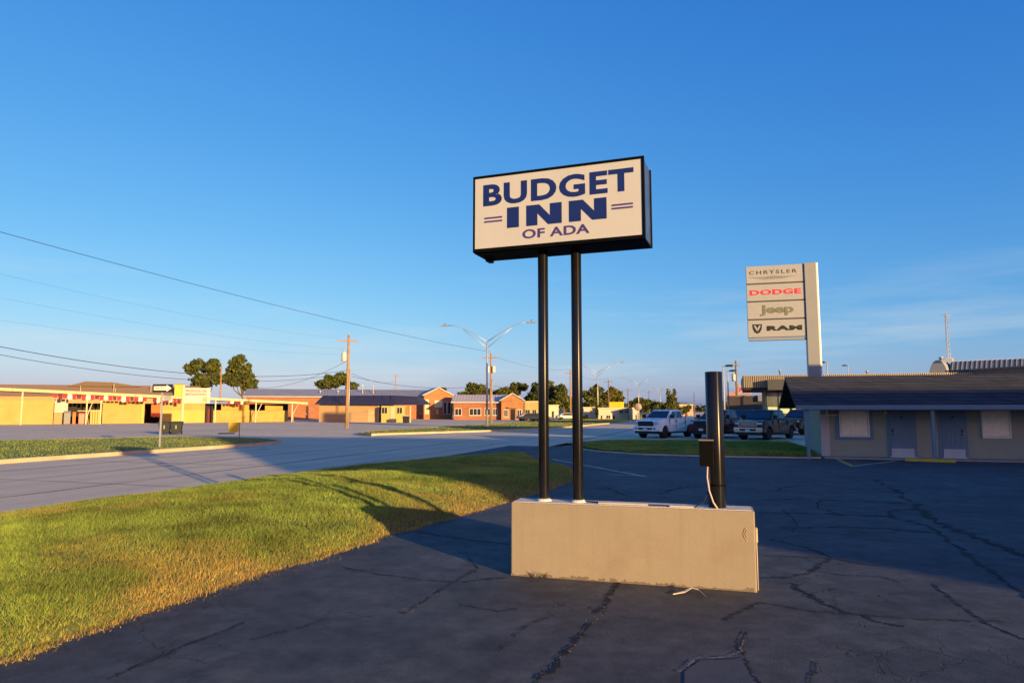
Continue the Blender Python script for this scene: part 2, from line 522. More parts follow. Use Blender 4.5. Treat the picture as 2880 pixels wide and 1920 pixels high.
# motel parking lot with its driveway, gently falling away from the sign
ss = np.concatenate([np.arange(-11.5, 8, 0.5), np.arange(8, 76.1, 4)])
rs = np.concatenate([np.arange(-46, -2, 4), np.arange(-2, 36.1, 0.5)])
mb = MB()
mb.v = [tuple(SR(s, r, zlot(s, r))) for r in rs for s in ss]
W = len(ss)
for j in range(len(rs) - 1):
    for i in range(W - 1):
        a = j * W + i
        mb.f.append([a, a + 1, a + 1 + W, a + W]); mb.s.append(True)
LOT = tag(obj('parking_lot', mb, M_ASPHALT), kind='structure')

def lot_pt(px, py):
    z = 0.0
    for _ in range(6):
        p = G(px, py, z); z = zlot(*st(p))
    p.z = z
    return p

def ribbon(pts, w, lift, jit=0.3, sub=6, zf=None, taper=True, seed=1):
    """flat irregular strip following ground points"""
    rg = random.Random(seed)
    P = [Vector(p) for p in pts]; Q = []
    for i in range(len(P) - 1):
        for k in range(sub):
            t = k / sub; q = P[i].lerp(P[i + 1], t)
            Q.append(q)
    Q.append(P[-1])
    L, R = [], []
    wob = 0.0
    for i, q in enumerate(Q):
        t = (Q[min(i + 1, len(Q) - 1)] - Q[max(i - 1, 0)]); t.z = 0; t.normalize()
        nrm = Vector((-t.y, t.x, 0))
        wob = wob * 0.6 + rg.uniform(-1, 1) * w * jit
        ww = w * 0.5 * (1 + rg.uniform(-jit, jit) * 1.4)
        if taper and (i == 0 or i == len(Q) - 1): ww *= 0.3
        a = q + nrm * (wob + ww); b = q + nrm * (wob - ww)
        for p in (a, b):
            p.z = (zf(*st(p)) if zf else q.z) + lift
        L.append(a); R.append(b)
    mb = MB(); n = len(L)
    mb.add(L + R, [(i, i + n, i + 1 + n, i + 1) for i in range(n - 1)])
    return mb

SEALS = [
    ([(2139, 1562), (2336, 1570), (2472, 1592)], .05), ([(2160, 1515), (2242, 1532), (2344, 1568)], .06),
    ([(2336, 1570), (2302, 1592), (2276, 1609), (2199, 1626), (2140, 1626)], .05),
    ([(2135, 1440), (2370, 1447), (2498, 1453), (2605, 1476), (2720, 1557), (2900, 1690)], .10),
    ([(2131, 1402), (2310, 1406), (2468, 1411), (2584, 1417)], .09),
    ([(2455, 1348), (2520, 1378), (2584, 1425), (2648, 1472), (2720, 1502), (2900, 1570)], .16),
    ([(2498, 1453), (2507, 1436), (2584, 1428)], .09), ([(2178, 1483), (2370, 1481), (2498, 1487), (2626, 1496)], .08),
    ([(2233, 1639), (2263, 1664), (2327, 1699), (2391, 1724), (2468, 1748), (2541, 1763)], .055),
    ([(2139, 1694), (2285, 1718), (2413, 1729), (2584, 1741), (2720, 1746), (2900, 1752)], .035),
    ([(2302, 1608), (2370, 1617), (2485, 1622), (2532, 1639)], .03), ([(955, 1593), (1081, 1617), (1188, 1631), (1300, 1636), (1432, 1622)], .03),
    ([(1158, 1491), (1300, 1515), (1437, 1530)], .05), ([(300, 1912), (344, 1893), (499, 1825), (606, 1782), (693, 1748)], .022),
    ([(1743, 1637), (1705, 1690), (1636, 1782), (1578, 1851), (1525, 1904), (1490, 1945)], .05),
    ([(2287, 1857), (2290, 1890), (2270, 1925)], .025), ([(1851, 1388), (1913, 1370), (1962, 1366)], .12),
    ([(1668, 1375), (1708, 1370), (1757, 1393)], .10), ([(1120, 1720), (1138, 1725), (1234, 1663), (1291, 1629), (1345, 1602)], .025),
    ([(2097, 1776), (2084, 1835), (2110, 1880), (2135, 1925)], .03), ([(2040, 1745), (2075, 1720), (2139, 1694)], .03),
    ([(1400, 1830), (1480, 1760), (1560, 1730)], .02), ([(1290, 1700), (1400, 1720), (1455, 1710)], .02),
    ([(1250, 1560), (1310, 1555), (1345, 1600)], .02), ([(700, 1800), (850, 1765), (930, 1735)], .018),
    ([(2620, 1640), (2700, 1700), (2790, 1760), (2890, 1800)], .035), ([(2180, 1380), (2230, 1365), (2330, 1362)], .10),
    ([(2200, 1432), (2240, 1470), (2228, 1500)], .04), ([(2310, 1406), (2300, 1428), (2370, 1447)], .06),
]
for i, (pts, w) in enumerate(SEALS):
    obj('tar_seam', ribbon([lot_pt(*p) for p in pts], w * .55, 0.0035 + 0.0004 * (i % 5), seed=i, zf=zlot, sub=16, jit=.75), M_TAR if i % 3 else M_TARF, LOT)
# bald round patch with a raised ragged rim near the camera
pp = [lot_pt(*p) for p in [(1925, 1888), (1970, 1857), (2045, 1855), (2086, 1850), (2112, 1885), (2140, 1935), (2120, 1990), (2010, 2010), (1925, 1960)]]
obj('bald_patch', MB().add([(p.x, p.y, p.z + 0.004) for p in pp], [tuple(range(len(pp)))]),
    mat('smooth_asphalt', (0.05, 0.052, 0.058), rough=0.6, var=0.15, scale=6, bump=0.15, bscale=80), LOT)
obj('patch_rim', ribbon([lot_pt(*p) for p in [(1912, 1892), (1930, 1876), (1964, 1848), (2010, 1850), (2050, 1846), (2084, 1832), (2092, 1800)]], 0.010, 0.006, seed=5, zf=zlot, jit=.8, sub=12),
    mat('crumbled_edge', (0.16, 0.14, 0.12), rough=0.9, var=0.4, scale=40), LOT)
# painted lines
obj('parking_line', ribbon([lot_pt(*p) for p in [(1555, 1291), (1650, 1309), (1740, 1326), (1815, 1340)]], 0.12, 0.005, jit=0.12, seed=3, zf=zlot, taper=False), M_WPAINT, LOT)
obj('parking_line', ribbon([lot_pt(*p) for p in [(1708, 1333), (1745, 1336), (1785, 1337)]], 0.09, 0.0055, jit=0.2, seed=4, zf=zlot, taper=False), M_WPAINT, LOT)
obj('parking_line', ribbon([lot_pt(*p) for p in [(2352, 1288), (2375, 1300), (2398, 1311)]], 0.17, 0.005, jit=0.1, seed=6, zf=zlot, taper=False), M_YPAINT, LOT)
obj('parking_line', ribbon([lot_pt(*p) for p in [(2398, 1311), (2450, 1304), (2518, 1296)]], 0.13, 0.006, jit=0.12, seed=8, zf=zlot, taper=False), M_WPAINT, LOT)

# joints and tar lines of the concrete road
ROAD = bpy.data.objects['road']
for k, (s, w) in enumerate(((-15.6, .07), (-18.9, .05), (-22.1, .05), (-13.0, .04))):
    obj('road_joint', ribbon([SR(s + 0.05 * math.sin(r * .7), r, -0.35) for r in range(-10, 150, 4)], w, 0.004, jit=0.5, sub=3, seed=20 + k), M_TARF, ROAD)
for k in range(18):
    r = -4 + k * 6.1
    obj('road_joint', ribbon([SR(-12.4, r, -0.35), SR(-19, r + .1, -0.35), SR(-25.2, r, -0.35)], .035, 0.0045, jit=0.4, sub=4, seed=50 + k), M_TARF, ROAD)

# ---------------------------------------------------------------- grass verge in front (a low bank)
LE = [(-30, -4.9), (-6, -4.8), (0, -4.62), (3.8, -4.52), (6.2, -4.42), (8, -4.22), (10, -4.08), (12, -3.92), (14, -3.78), (16.8, -3.65), (18.5, -4.0), (20.7, -4.7), (22.7, -5.8), (25, -6.9), (27.5, -8.0), (28.6, -8.5)]
KE = [(-30, -12.1), (14, -12.1), (18, -12.0), (21, -11.6), (25.4, -10.4), (27.8, -9.0), (28.6, -8.55)]
def interp(tab, r):
    return float(np.interp(r, [a for a, b in tab], [b for a, b in tab]))
def hump(s, r):
    return 0.018 * math.sin(s * 2.1 + 0.6 * math.sin(r * .8)) + 0.014 * math.sin(r * 1.3 + s) + 0.01 * math.sin(3.1 * s - 2.2 * r)
def zverge(s, r):
    sl, sk = interp(LE, r), interp(KE, r)
    t = min(1.0, max(0.0, (sl - s) / max(0.05, sl - sk)))
    zl = zlot(-4.3, r) if r < 17 else zlot(sl, r)
    lin = zl * (1 - t) - 0.24 * t
    hh = 0.36 - 0.20 * sstep(9, 22, r) - 0.13 * sstep(22, 28.4, r)
    return lin + 0.055 * min(1, t / 0.02) * (1 - t) + hh * math.sin(math.pi * min(1, t ** 0.85)) + hump(s, r) * min(1, t / .05) * (1 - sstep(.9, 1, t))
rs = np.arange(-10, 28.61, 0.3); ts = np.concatenate([[0, .006, .015, .03], np.linspace(.06, 1, 30)])
mb = MB(); W = len(ts)
for r in rs:
    sl, sk = interp(LE, r), interp(KE, r)
    for t in ts:
        s = sl + (sk - sl) * t
        mb.v.append(tuple(SR(s, r, zverge(s, r) if t > 0 else zlot(s, r) - 0.02)))
for j in range(len(rs) - 1):
    for i in range(W - 1):
        a = j * W + i
        mb.f.append([a, a + 1, a + 1 + W, a + W]); mb.s.append(True)
tag(obj('verge', mb, M_SOIL), kind='structure')

def vnoise(x, y, sc, seed):
    """cheap value noise for blade colours and heights"""
    x = x * sc + seed * 17.3; y = y * sc + seed * 5.1
    xi, yi = np.floor(x).astype(int), np.floor(y).astype(int)
    fx, fy = x - xi, y - yi
    fx = fx * fx * (3 - 2 * fx); fy = fy * fy * (3 - 2 * fy)
    def h(a, b):
        q = np.sin(a * 127.1 + b * 311.7 + seed * 74.7) * 43758.5453
        return q - np.floor(q)
    return (h(xi, yi) * (1 - fx) + h(xi + 1, yi) * fx) * (1 - fy) + (h(xi, yi + 1) * (1 - fx) + h(xi + 1, yi + 1) * fx) * fy

def blades(name, s, r, z, hgt, wid, dry, label, lean=0.55, green=(0.135, 0.23, 0.042), straw=(0.45, 0.31, 0.095)):
    n = len(s)
    a = RNG.uniform(0, 2 * np.pi, n); lx = RNG.normal(0, lean, n); ly = RNG.normal(0, lean, n)
    h = hgt * RNG.uniform(0.55, 1.25, n)
    X = s * math.cos(AZ) + r * math.sin(AZ); Y = -s * math.sin(AZ) + r * math.cos(AZ)
    w = wid * RNG.uniform(0.6, 1.3, n) * 0.5
    co = np.empty((n, 3, 3))
    co[:, 0] = np.stack([X - np.cos(a) * w, Y - np.sin(a) * w, z - 0.01], 1)
    co[:, 1] = np.stack([X + np.cos(a) * w, Y + np.sin(a) * w, z - 0.01], 1)
    co[:, 2] = np.stack([X + lx * h, Y + ly * h, z + h * 0.95], 1)
    g = np.array(green); sw = np.array(straw)
    v = (RNG.uniform(0.6, 1.5, n) * (0.62 + 0.75 * vnoise(s, r, 2.6, 12)) * (0.8 + 0.4 * vnoise(s, r, 0.7, 13)))[:, None]
    hue = RNG.uniform(0, 1, n)[:, None]
    gc = g * v * (1 + np.array([[0.55, 0.15, 0.0]]) * hue)
    d = np.clip(dry + RNG.normal(0, 0.22, n), 0, 1)[:, None]
    c = gc * (1 - d) + sw * RNG.uniform(0.6, 1.2, n)[:, None] * d
    cols = np.repeat(c[:, None, :], 3, 1).reshape(-1, 3)
    me = np_mesh(name, co.reshape(-1, 3), np.arange(n * 3), 3, attr_mat('grass_blade', 0.6, 0.25), cols)
    return tag(obj(name, me), label, 'grass', kind='stuff')

def verge_blades():
    S, R_ = [], []
    for (r0, r1, dens) in ((-1, 7, 7200), (7, 11, 5200), (11, 16, 3200), (16, 28.5, 1800)):
        n = int((r1 - r0) * 8.4 * dens)
        r = RNG.uniform(r0, r1, n); s = RNG.uniform(-12.6, -3.5, n)
        S.append(s); R_.append(r)
    s = np.concatenate(S); r = np.concatenate(R_)
    edge = 0.05 + 0.12 * (vnoise(r, r * 0, 5.0, 3) - .5) + 0.14 * (vnoise(r, r * 0, 1.3, 8) - .5) + np.abs(RNG.normal(0, .035, len(r)))
    sl = np.interp(r, [a for a, b in LE], [b for a, b in LE]) + edge
    sk = np.interp(r, [a for a, b in KE], [b for a, b in KE])
    # only what the lens can see from eye height, plus a margin
    X = s * math.cos(AZ) + r * math.sin(AZ); Y = -s * math.sin(AZ) + r * math.cos(AZ)
    ok = (s < sl) & (s > sk) & (Y > 2.0) & (X > -1.05 * Y - 1.5)
    s, r, sl, sk = s[ok], r[ok], sl[ok], sk[ok]
    z = np.array([zverge(a, b) for a, b in zip(s, r)])
    dist = sl - s
    pat = vnoise(s, r, 0.55, 1) * 0.6 + vnoise(s, r, 1.9, 2) * 0.4
    dry = 0.9 * np.exp(-(dist / 0.20) ** 1.2) + np.clip((pat - 0.52) * 2.2, 0, 0.6) + 0.02
    dist_cam = np.hypot(s * math.cos(AZ) + r * math.sin(AZ), -s * math.sin(AZ) + r * math.cos(AZ))
    hgt = (0.016 + 0.028 * vnoise(s, r, 1.3, 5) + 0.040 * vnoise(s, r, 7, 6) ** 1.5) * (0.75 + 0.25 * np.clip(dist / 0.3, 0, 1))
    wid = 0.0035 + 0.00062 * dist_cam
    return blades('verge_grass', s, r, z, hgt, wid, dry, 'long tufty sunlit lawn strip between the parking lot and the road')
verge_blades()

def clippings():
    n = 5200
    r = RNG.uniform(1.5, 16, n); off = np.abs(RNG.normal(0, .11, n)) * (0.4 + vnoise(r, r * 0, 1.1, 21))
    s = np.interp(r, [a for a, b in LE], [b for a, b in LE]) + off
    z = np.array([zlot(a, b) for a, b in zip(s, r)]) + .012
    X = s * math.cos(AZ) + r * math.sin(AZ); Y = -s * math.sin(AZ) + r * math.cos(AZ)
    a = RNG.uniform(0, 2 * np.pi, n); L_ = RNG.uniform(.01, .035, n); w = .0022
    co = np.stack([np.stack([X - np.cos(a) * L_ + np.sin(a) * w, Y - np.sin(a) * L_ - np.cos(a) * w, z - .006], 1),
                   np.stack([X - np.cos(a) * L_ - np.sin(a) * w, Y - np.sin(a) * L_ + np.cos(a) * w, z - .006], 1),
                   np.stack([X + np.cos(a) * L_, Y + np.sin(a) * L_, z + RNG.uniform(0, .012, n)], 1)], 1).reshape(-1, 3)
    c = np.array([.40, .29, .12]) * RNG.uniform(.4, 1.2, n)[:, None]
    me = np_mesh('grass_clippings', co, np.arange(n * 3), 3, attr_mat('grass_blade', 0.6, 0.25), np.repeat(c, 3, 0))
    tag(obj('grass_clippings', me), 'dry straw clippings scattered along the asphalt edge of the lawn', 'grass', kind='stuff')
clippings()

def kerb(name, path, w, ztop, zbot, mt=None, closed=False):
    pts = [Vector(SR(s, r, 0)) for s, r in path]; mb = MB(); n = len(pts)
    prof = [(0, zbot), (0.015, ztop - .02), (.04, ztop), (w, ztop), (w, zbot)]
    for i, p in enumerate(pts):
        a = pts[i - 1] if (i or closed) else pts[i]; b = pts[(i + 1) % n] if (i < n - 1 or closed) else pts[i]
        t = (b - a).normalized(); nr = Vector((-t.y, t.x, 0))
        for o, z in prof:
            q = p + nr * o; mb.v.append((q.x, q.y, z))
    k = len(prof)
    for i in range(n if closed else n - 1):
        for j in range(k - 1):
            a, b = i * k + j, ((i + 1) % n) * k + j
            mb.f.append([a, b, b + 1, a + 1]); mb.s.append(False)
    return tag(obj(name, mb, mt or M_KERB), kind='structure')

kerb('kerb', [(s, r) for r, s in KE if r > -20][::-1] + [(-12.1, -60)], 0.16, -0.215, -0.37)

def grass_island(name, poly, zf, n, label, hgt, wid, dry0, kerb_path=None, ztop=-0.2, dry_sc=0.3):
    # kerb all round, soil sheet inside, blades on top
    c = Vector((sum(p[0] for p in poly) / len(poly), sum(p[1] for p in poly) / len(poly), 0))
    mb = MB()
    smin, smax = min(p[0] for p in poly), max(p[0] for p in poly)
    rmin, rmax = min(p[1] for p in poly), max(p[1] for p in poly)
    mb.add([SR(s, r, zf(s, r)) for s, r in poly], [tuple(range(len(poly)))])
    tag(obj(name, mb, M_LAWN), kind='structure')
    s = RNG.uniform(smin, smax, n * 3); r = RNG.uniform(rmin, rmax, n * 3)
    ok = in_poly(s, r, poly)
    s, r = s[ok][:n], r[ok][:n]
    z = np.array([zf(a, b) for a, b in zip(s, r)])
    pat = vnoise(s, r, dry_sc, 4)
    blades(name + '_grass', s, r, z, hgt * (0.6 + 0.6 * vnoise(s, r, .8, 9)), wid, dry0 + np.clip((pat - .5) * 1.2, 0, .6), label)

MED1 = [(-25.35, -60), (-25.35, 20), (-24.85, 28.5), (-24.6, 32), (-25.1, 34.3), (-27.4, 36.3), (-31, 37.4), (-36, 37.9), (-40, 32.2), (-60, 3), (-100, -57)]
grass_island('median', [(-25.35, -6), (-25.35, 20), (-24.85, 28.5), (-24.6, 32), (-25.1, 34.3), (-27.4, 36.3), (-31, 37.4), (-36, 37.9), (-40, 32.2), (-60, 3), (-66, -6)], lambda s, r: -0.2, 110000,
             'green grass on the near end of the median beside the one-way sign', 0.06, 0.022, 0.06)
kerb('kerb', [(-25.2, -60), (-25.2, 20), (-24.7, 28.5), (-24.45, 32), (-24.95, 34.5), (-27.3, 36.5), (-31, 37.6), (-36.1, 38.1), (-40.2, 32.3)], 0.2, -0.19, -0.42)
MED2 = [(-26.2, 47.4), (-24.2, 51.5), (-21.2, 57.5), (-17.6, 67), (-16.8, 80), (-16, 105), (-16, 230), (-29.6, 230), (-29.6, 53), (-28, 49)]
grass_island('median', MED2, lambda s, r: -0.21, 50000, 'green grass strip under the twin-arm street lamps down the road', 0.07, 0.06, 0.15)
kerb('kerb', [(-29.7, 230), (-29.7, 53), (-28.1, 48.9), (-26.2, 47.2), (-24.1, 51.4), (-21.1, 57.4), (-17.45, 67), (-16.65, 80), (-15.85, 105), (-15.85, 230)][::-1], 0.18, -0.2, -0.42)

# grass island between the motel drive and the parked pickups
def zisl(s, r):
    return -0.22 - 0.12 * sstep(31, 44, r) + 0.07 * math.sin(math.pi * min(1, max(0, (r - 29.5) / 15)))
ISL = [(-6.6, 32.6), (-5.6, 31.2), (-3.5, 29.75), (-0.7, 29.3), (2.0, 29.5), (3.4, 29.7), (3.4, 45.0), (-2, 45.2), (-6.2, 44.6), (-7.4, 42.5), (-7.8, 38), (-7.3, 34.5)]
grass_island('grass_island', ISL, zisl, 70000, 'shaded dark green lawn in front of the parked pickup trucks', 0.09, 0.03, 0.02)
kerb('kerb', [(-7.6, 35), (-6.75, 32.5), (-5.7, 31.05), (-3.55, 29.58), (-0.7, 29.1), (2.0, 29.3), (3.4, 29.5)], 0.18, -0.24, -0.42)
# ================================================================== MOTEL SIGN
def pole_paint():
    m = mat('black_gloss_paint', (0.007, 0.007, 0.008), rough=0.31, var=0.3, scale=4, spec=0.5)
    n, l = m.node_tree.nodes, m.node_tree.links
    b = n['Principled BSDF']
    b.inputs['Anisotropic'].default_value = 0.95
    b.inputs['Anisotropic Rotation'].default_value = 0.25
    tg = n.new('ShaderNodeTangent'); tg.direction_type = 'RADIAL'; tg.axis = 'Z'
    l.new(tg.outputs['Tangent'], b.inputs['Tangent'])
    return m
M_BLACKP = pole_paint()
M_BLACKF = mat('black_frame_paint', (0.0025, 0.0025, 0.003), rough=0.5, var=0.3, scale=5, spec=0.06, bump=0.05, bscale=20)
M_SIDE = mat('weathered_black_panel', (0.035, 0.042, 0.06), rough=0.25, var=0.4, scale=3, bump=0.08, bscale=15, spec=.6, dirt=(0.08, 0.10, 0.14), dscale=4)
M_FACE = mat('sign_acrylic', (0.385, 0.39, 0.40), rough=0.35, var=0.03, scale=2, spec=0.5)
M_NAVY = mat('navy_vinyl', (0.006, 0.015, 0.11), rough=0.4, var=0.1)
M_NAVY2 = mat('faded_purple_vinyl', (0.045, 0.03, 0.15), rough=0.5, var=0.15)
M_BLOCK = mat('painted_block', (0.235, 0.20, 0.155), rough=0.85, var=0.05, scale=2.5, bump=0.15, bscale=70, dirt=(0.21, 0.165, 0.12), dscale=1.6, spec=0.2)
M_BLOCKTOP = mat('block_top_render', (0.55, 0.52, 0.48), rough=0.9, var=0.15, scale=9, bump=0.5, bscale=60)
M_CABLE = mat('grey_pink_cable', (0.45, 0.34, 0.32), rough=0.6)
M_WIRE = mat('black_cable', (0.01, 0.01, 0.012), rough=0.5)
M_PALE = mat('pale_conduit', (0.36, 0.32, 0.26), rough=0.7, var=0.12)

bA, bB = G(1437, 1617), G(2130, 1665)
def streaks(m, col, amt):
    n, l = m.node_tree.nodes, m.node_tree.links
    b = n['Principled BSDF']; src = b.inputs['Base Color'].links[0].from_socket
    tc = n.new('ShaderNodeTexCoord'); mp = n.new('ShaderNodeMapping'); mp.inputs['Scale'].default_value = (14, 14, 0.7)
    nz = n.new('ShaderNodeTexNoise'); nz.inputs['Scale'].default_value = 1.0; nz.inputs['Detail'].default_value = 7; nz.inputs['Roughness'].default_value = .7
    l.new(tc.outputs['Object'], mp.inputs['Vector']); l.new(mp.outputs['Vector'], nz.inputs['Vector'])
    cr = n.new('ShaderNodeValToRGB'); cr.color_ramp.elements[0].position = .5; cr.color_ramp.elements[1].position = .8
    cr.color_ramp.elements[0].color = (0, 0, 0, 1); cr.color_ramp.elements[1].color = (amt, amt, amt, 1)
    l.new(nz.outputs['Fac'], cr.inputs['Fac'])
    mx = n.new('ShaderNodeMixRGB'); mx.inputs['Color2'].default_value = (*col, 1)
    l.new(cr.outputs['Color'], mx.inputs['Fac']); l.new(src, mx.inputs['Color1']); l.new(mx.outputs['Color'], b.inputs['Base Color'])
streaks(M_BLOCK, (.16, .13, .10), .3)
streaks(M_FACE, (.33, .31, .27), .25)
FB = Fac(bA, bB, 0.0)
SIGN = thing('motel_sign', 'white lightbox sign with navy lettering on two black poles set in a beige block', 'sign', FB.loc, FB.rot)
BL, BH, BT = FB.len, 0.70, 0.32
base = obj('base_block', MB().box(0, BL, 0, BT, -0.05, BH), M_BLOCK, SIGN, bevel=0.012)
obj('block_cap', MB().box(0.02, BL - 0.02, 0.02, BT - 0.02, BH - 0.01, BH + 0.004), M_BLOCKTOP, base)
# conduit scar and small box at the right end
obj('conduit_cover', MB().box(BL + 0.001, BL + 0.022, 0.03, 0.09, 0.42, 0.55), M_PALE, base, bevel=0.006)
obj('conduit', MB().tube([(BL + 0.012, 0.075, 0.0), (BL + 0.012, 0.072, 0.30), (BL + 0.010, 0.07, 0.43)], 0.006, 8), M_PALE, base)
mb = MB()
for r_ in (0.045, 0.028):
    mb.tube([(BL - 0.055 - r_ * math.cos(a), -0.002, 0.50 + r_ * math.sin(a) * 1.3) for a in np.linspace(-1.3, 1.3, 9)], 0.004, 6)
obj('knockout_ring', mb, mat('rusty_ring', (0.33, 0.22, 0.12), rough=.8), base)
PY = 0.16
sd = MB(); rgd = random.Random(3); xk = 0.0
while xk < BL - .03:
    wk = rgd.uniform(.02, .07); hk = rgd.uniform(.008, .04)
    xe_ = min(xk + wk, BL - .002)
    sd.add([(xk, -.0022, 0), (xe_, -.0022, 0), (xe_, -.0022, hk * rgd.uniform(.3, 1)), ((xk + xe_) / 2, -.0022, hk), (xk, -.0022, hk * rgd.uniform(.3, 1))], [(0, 1, 2, 3, 4)])
    xk = xe_
obj('mud_splash', sd, mat('dried_mud', (.13, .10, .075), rough=.95, var=.3, scale=30), base)
for px in (0.295, 0.64):
    po = obj('pole', MB().lathe([(0.0525, BH - 0.02), (0.0525, 3.30)], (px, PY, 0), n=28), M_BLACKP, SIGN)
    obj('grout_collar', MB().lathe([(0.085, BH), (0.075, BH + 0.012), (0.058, BH + 0.028)], (px, PY, 0), n=18), M_BLOCKTOP, po)
post = obj('cut_off_post', MB().lathe([(0.079, BH - 0.02), (0.079, 1.955), (0.072, 1.957), (0.072, 1.7)], (1.945, PY, 0), n=32), M_BLACKP, SIGN)
jb = obj('junction_box', MB().box(1.80, 1.925, PY - 0.135, PY - 0.02, 1.085, 1.315), M_BLACKF, post, bevel=0.004)
obj('junction_lid', MB().box(1.795, 1.93, PY - 0.14, PY - 0.015, 1.316, 1.328), mat('dusty_lid', (0.12, 0.11, 0.1), rough=.6), post)
obj('clamp', MB().lathe([(0.081, 0.90), (0.081, 0.915)], (1.945, PY, 0), n=24), M_BLACKF, post)
obj('cable', MB().tube([(1.868, PY - 0.10, 1.085), (1.862, PY - 0.11, 0.98), (1.878, PY - 0.115, 0.86), (1.91, PY - 0.12, 0.76), (1.945, PY - 0.115, BH + .006)], 0.008, 8), M_CABLE, post)
obj('cable', MB().tube([(1.885, PY - 0.085, 1.085), (1.88, PY - 0.09, 0.9), (1.83, PY - 0.1, 0.76), (1.75, PY - 0.10, BH + 0.012), (1.5, PY - 0.08, BH + 0.01), (1.1, PY - 0.06, BH + 0.01), (0.72, PY - .02, BH + 0.015)], 0.006, 8), M_WIRE, post)
obj('cable_cover', MB().box(0.85, 1.32, 0.075, 0.10, BH + .003, BH + 0.02), M_PALE, base)
obj('cable_cover', MB().box(1.52, 1.74, 0.045, 0.075, BH + .003, BH + 0.018), M_PALE, base)

# the lightbox
rc = math.radians(-20.2)
u2, n2 = Vector((math.cos(rc), math.sin(rc), 0)), Vector((-math.sin(rc), math.cos(rc), 0))
cw = FB.A + FB.u * 0.47 + FB.n * PY
CT = 0.45
o2 = cw - n2 * (CT / 2)
FS = Fac(o2, o2 + u2, 0.0)
xs = [FS.at(1330, 600)[0], FS.at(1813, 550)[0]]
z0 = 0.5 * (FS.at(1330, 712)[1] + FS.at(1813, 668)[1]); z1 = 0.5 * (FS.at(1330, 498)[1] + FS.at(1813, 437)[1])
x0, x1 = xs
cab = obj('lightbox', MB().box(x0 + 0.012, x1 - 0.012, 0.012, CT - 0.012, z0 + 0.012, z1 - 0.012), M_SIDE, SIGN)
cab.matrix_local = (__import__('mathutils').Matrix.Rotation(-FB.rot, 4, 'Z') @ __import__('mathutils').Matrix.Translation(o2 - FB.A) @ __import__('mathutils').Matrix.Rotation(rc, 4, 'Z'))
fr = MB()
for y0, y1 in ((0, 0.03), (CT - 0.03, CT)):
    e = 0.028
    fr.box(x0, x1, y0, y1, z1 - e, z1).box(x0, x1, y0, y1, z0, z0 + e * 1.3)
    fr.box(x0, x0 + e * .8, y0, y1, z0 + e * 1.3, z1 - e).box(x1 - e, x1, y0, y1, z0 + e * 1.3, z1 - e)
obj('frame', fr, M_BLACKF, cab, bevel=0.003)
obj('underside', MB().box(x0 + 0.005, x1 - 0.005, 0.031, CT - 0.031, z0 - 0.006, z0 + 0.011), M_BLACKF, cab)
obj('corner_bracket', MB().box(x0 + 0.02, x0 + 0.07, 0.30, CT - 0.03, z0 - 0.03, z0 - 0.007), M_BLACKF, cab)
obj('sign_face', MB().box(x0 + 0.0226, x1 - 0.0281, 0.006, 0.0118, z0 + 0.0366, z1 - 0.0281), M_FACE, cab)
obj('sign_face', MB().box(x0 + 0.0226, x1 - 0.0281, CT - 0.0118, CT - 0.006, z0 + 0.0366, z1 - 0.0281), M_FACE, cab)
YF = 0.0055
def letters(name, s, pts, mt, bold, spacing=1.0):
    a = FS.at(*pts[0]); b = FS.at(*pts[1]); c = FS.at(*pts[2]); d_ = FS.at(*pts[3])     # left edge, right edge, then bottom and top rows
    w = b[0] - a[0]; h = d_[1] - c[1]
    return obj(name, shift(text_mesh(s, w, h, 0.0025, bold, spacing), a[0], YF, c[1]), mt, cab)
letters('lettering', 'BUDGET', [(1359, 550), (1782, 505), (1363, 581), (1363, 520)], M_NAVY, 0.036, 1.1)
letters('lettering', 'OF ADA', [(1469, 660), (1658, 640), (1480, 671), (1480, 645)], M_NAVY2, 0.024, 1.05)
# INN: heavy slabs
zi0, zi1 = FS.at(1428, 641)[1], FS.at(1428, 584)[1]
def L(px): return FS.at(px, 590)[0]
mb = MB().prism([(L(1426), zi0), (L(1459), zi0), (L(1459), zi1), (L(1426), zi1)], 'y', YF - 0.0025, YF)
obj('lettering', mb, M_NAVY, cab)
for a, b, c, d_ in ((1480, 1511, 1546.5, 1579.5), (1600, 1633.5, 1671, 1706)):
    xa, xb, xc, xd = L(a), L(b), L(c), L(d_)
    hh = zi1 - zi0
    poly = [(xa, zi0), (xb, zi0), (xb, zi0 + .58 * hh), (xc - .02, zi0), (xd, zi0), (xd, zi1), (xc, zi1), (xc, zi0 + .42 * hh), (xb + .02, zi1), (xa, zi1)]
    obj('lettering', MB().prism(poly, 'y', YF - 0.0025, YF), M_NAVY, cab)
for pa, pb, ys in (((1362), (1412), (612, 622)), ((1720), (1780), (574.5, 584))):
    for k, yv in enumerate(ys):
        xa, xb = FS.at(pa, yv)[0], FS.at(pb, yv)[0]
        zz = FS.at((pa + pb) / 2, yv)[1]
        obj('dash', MB().box(xa, xb, YF - 0.0025, YF, zz - 0.0085, zz + 0.0085), M_NAVY2, cab)

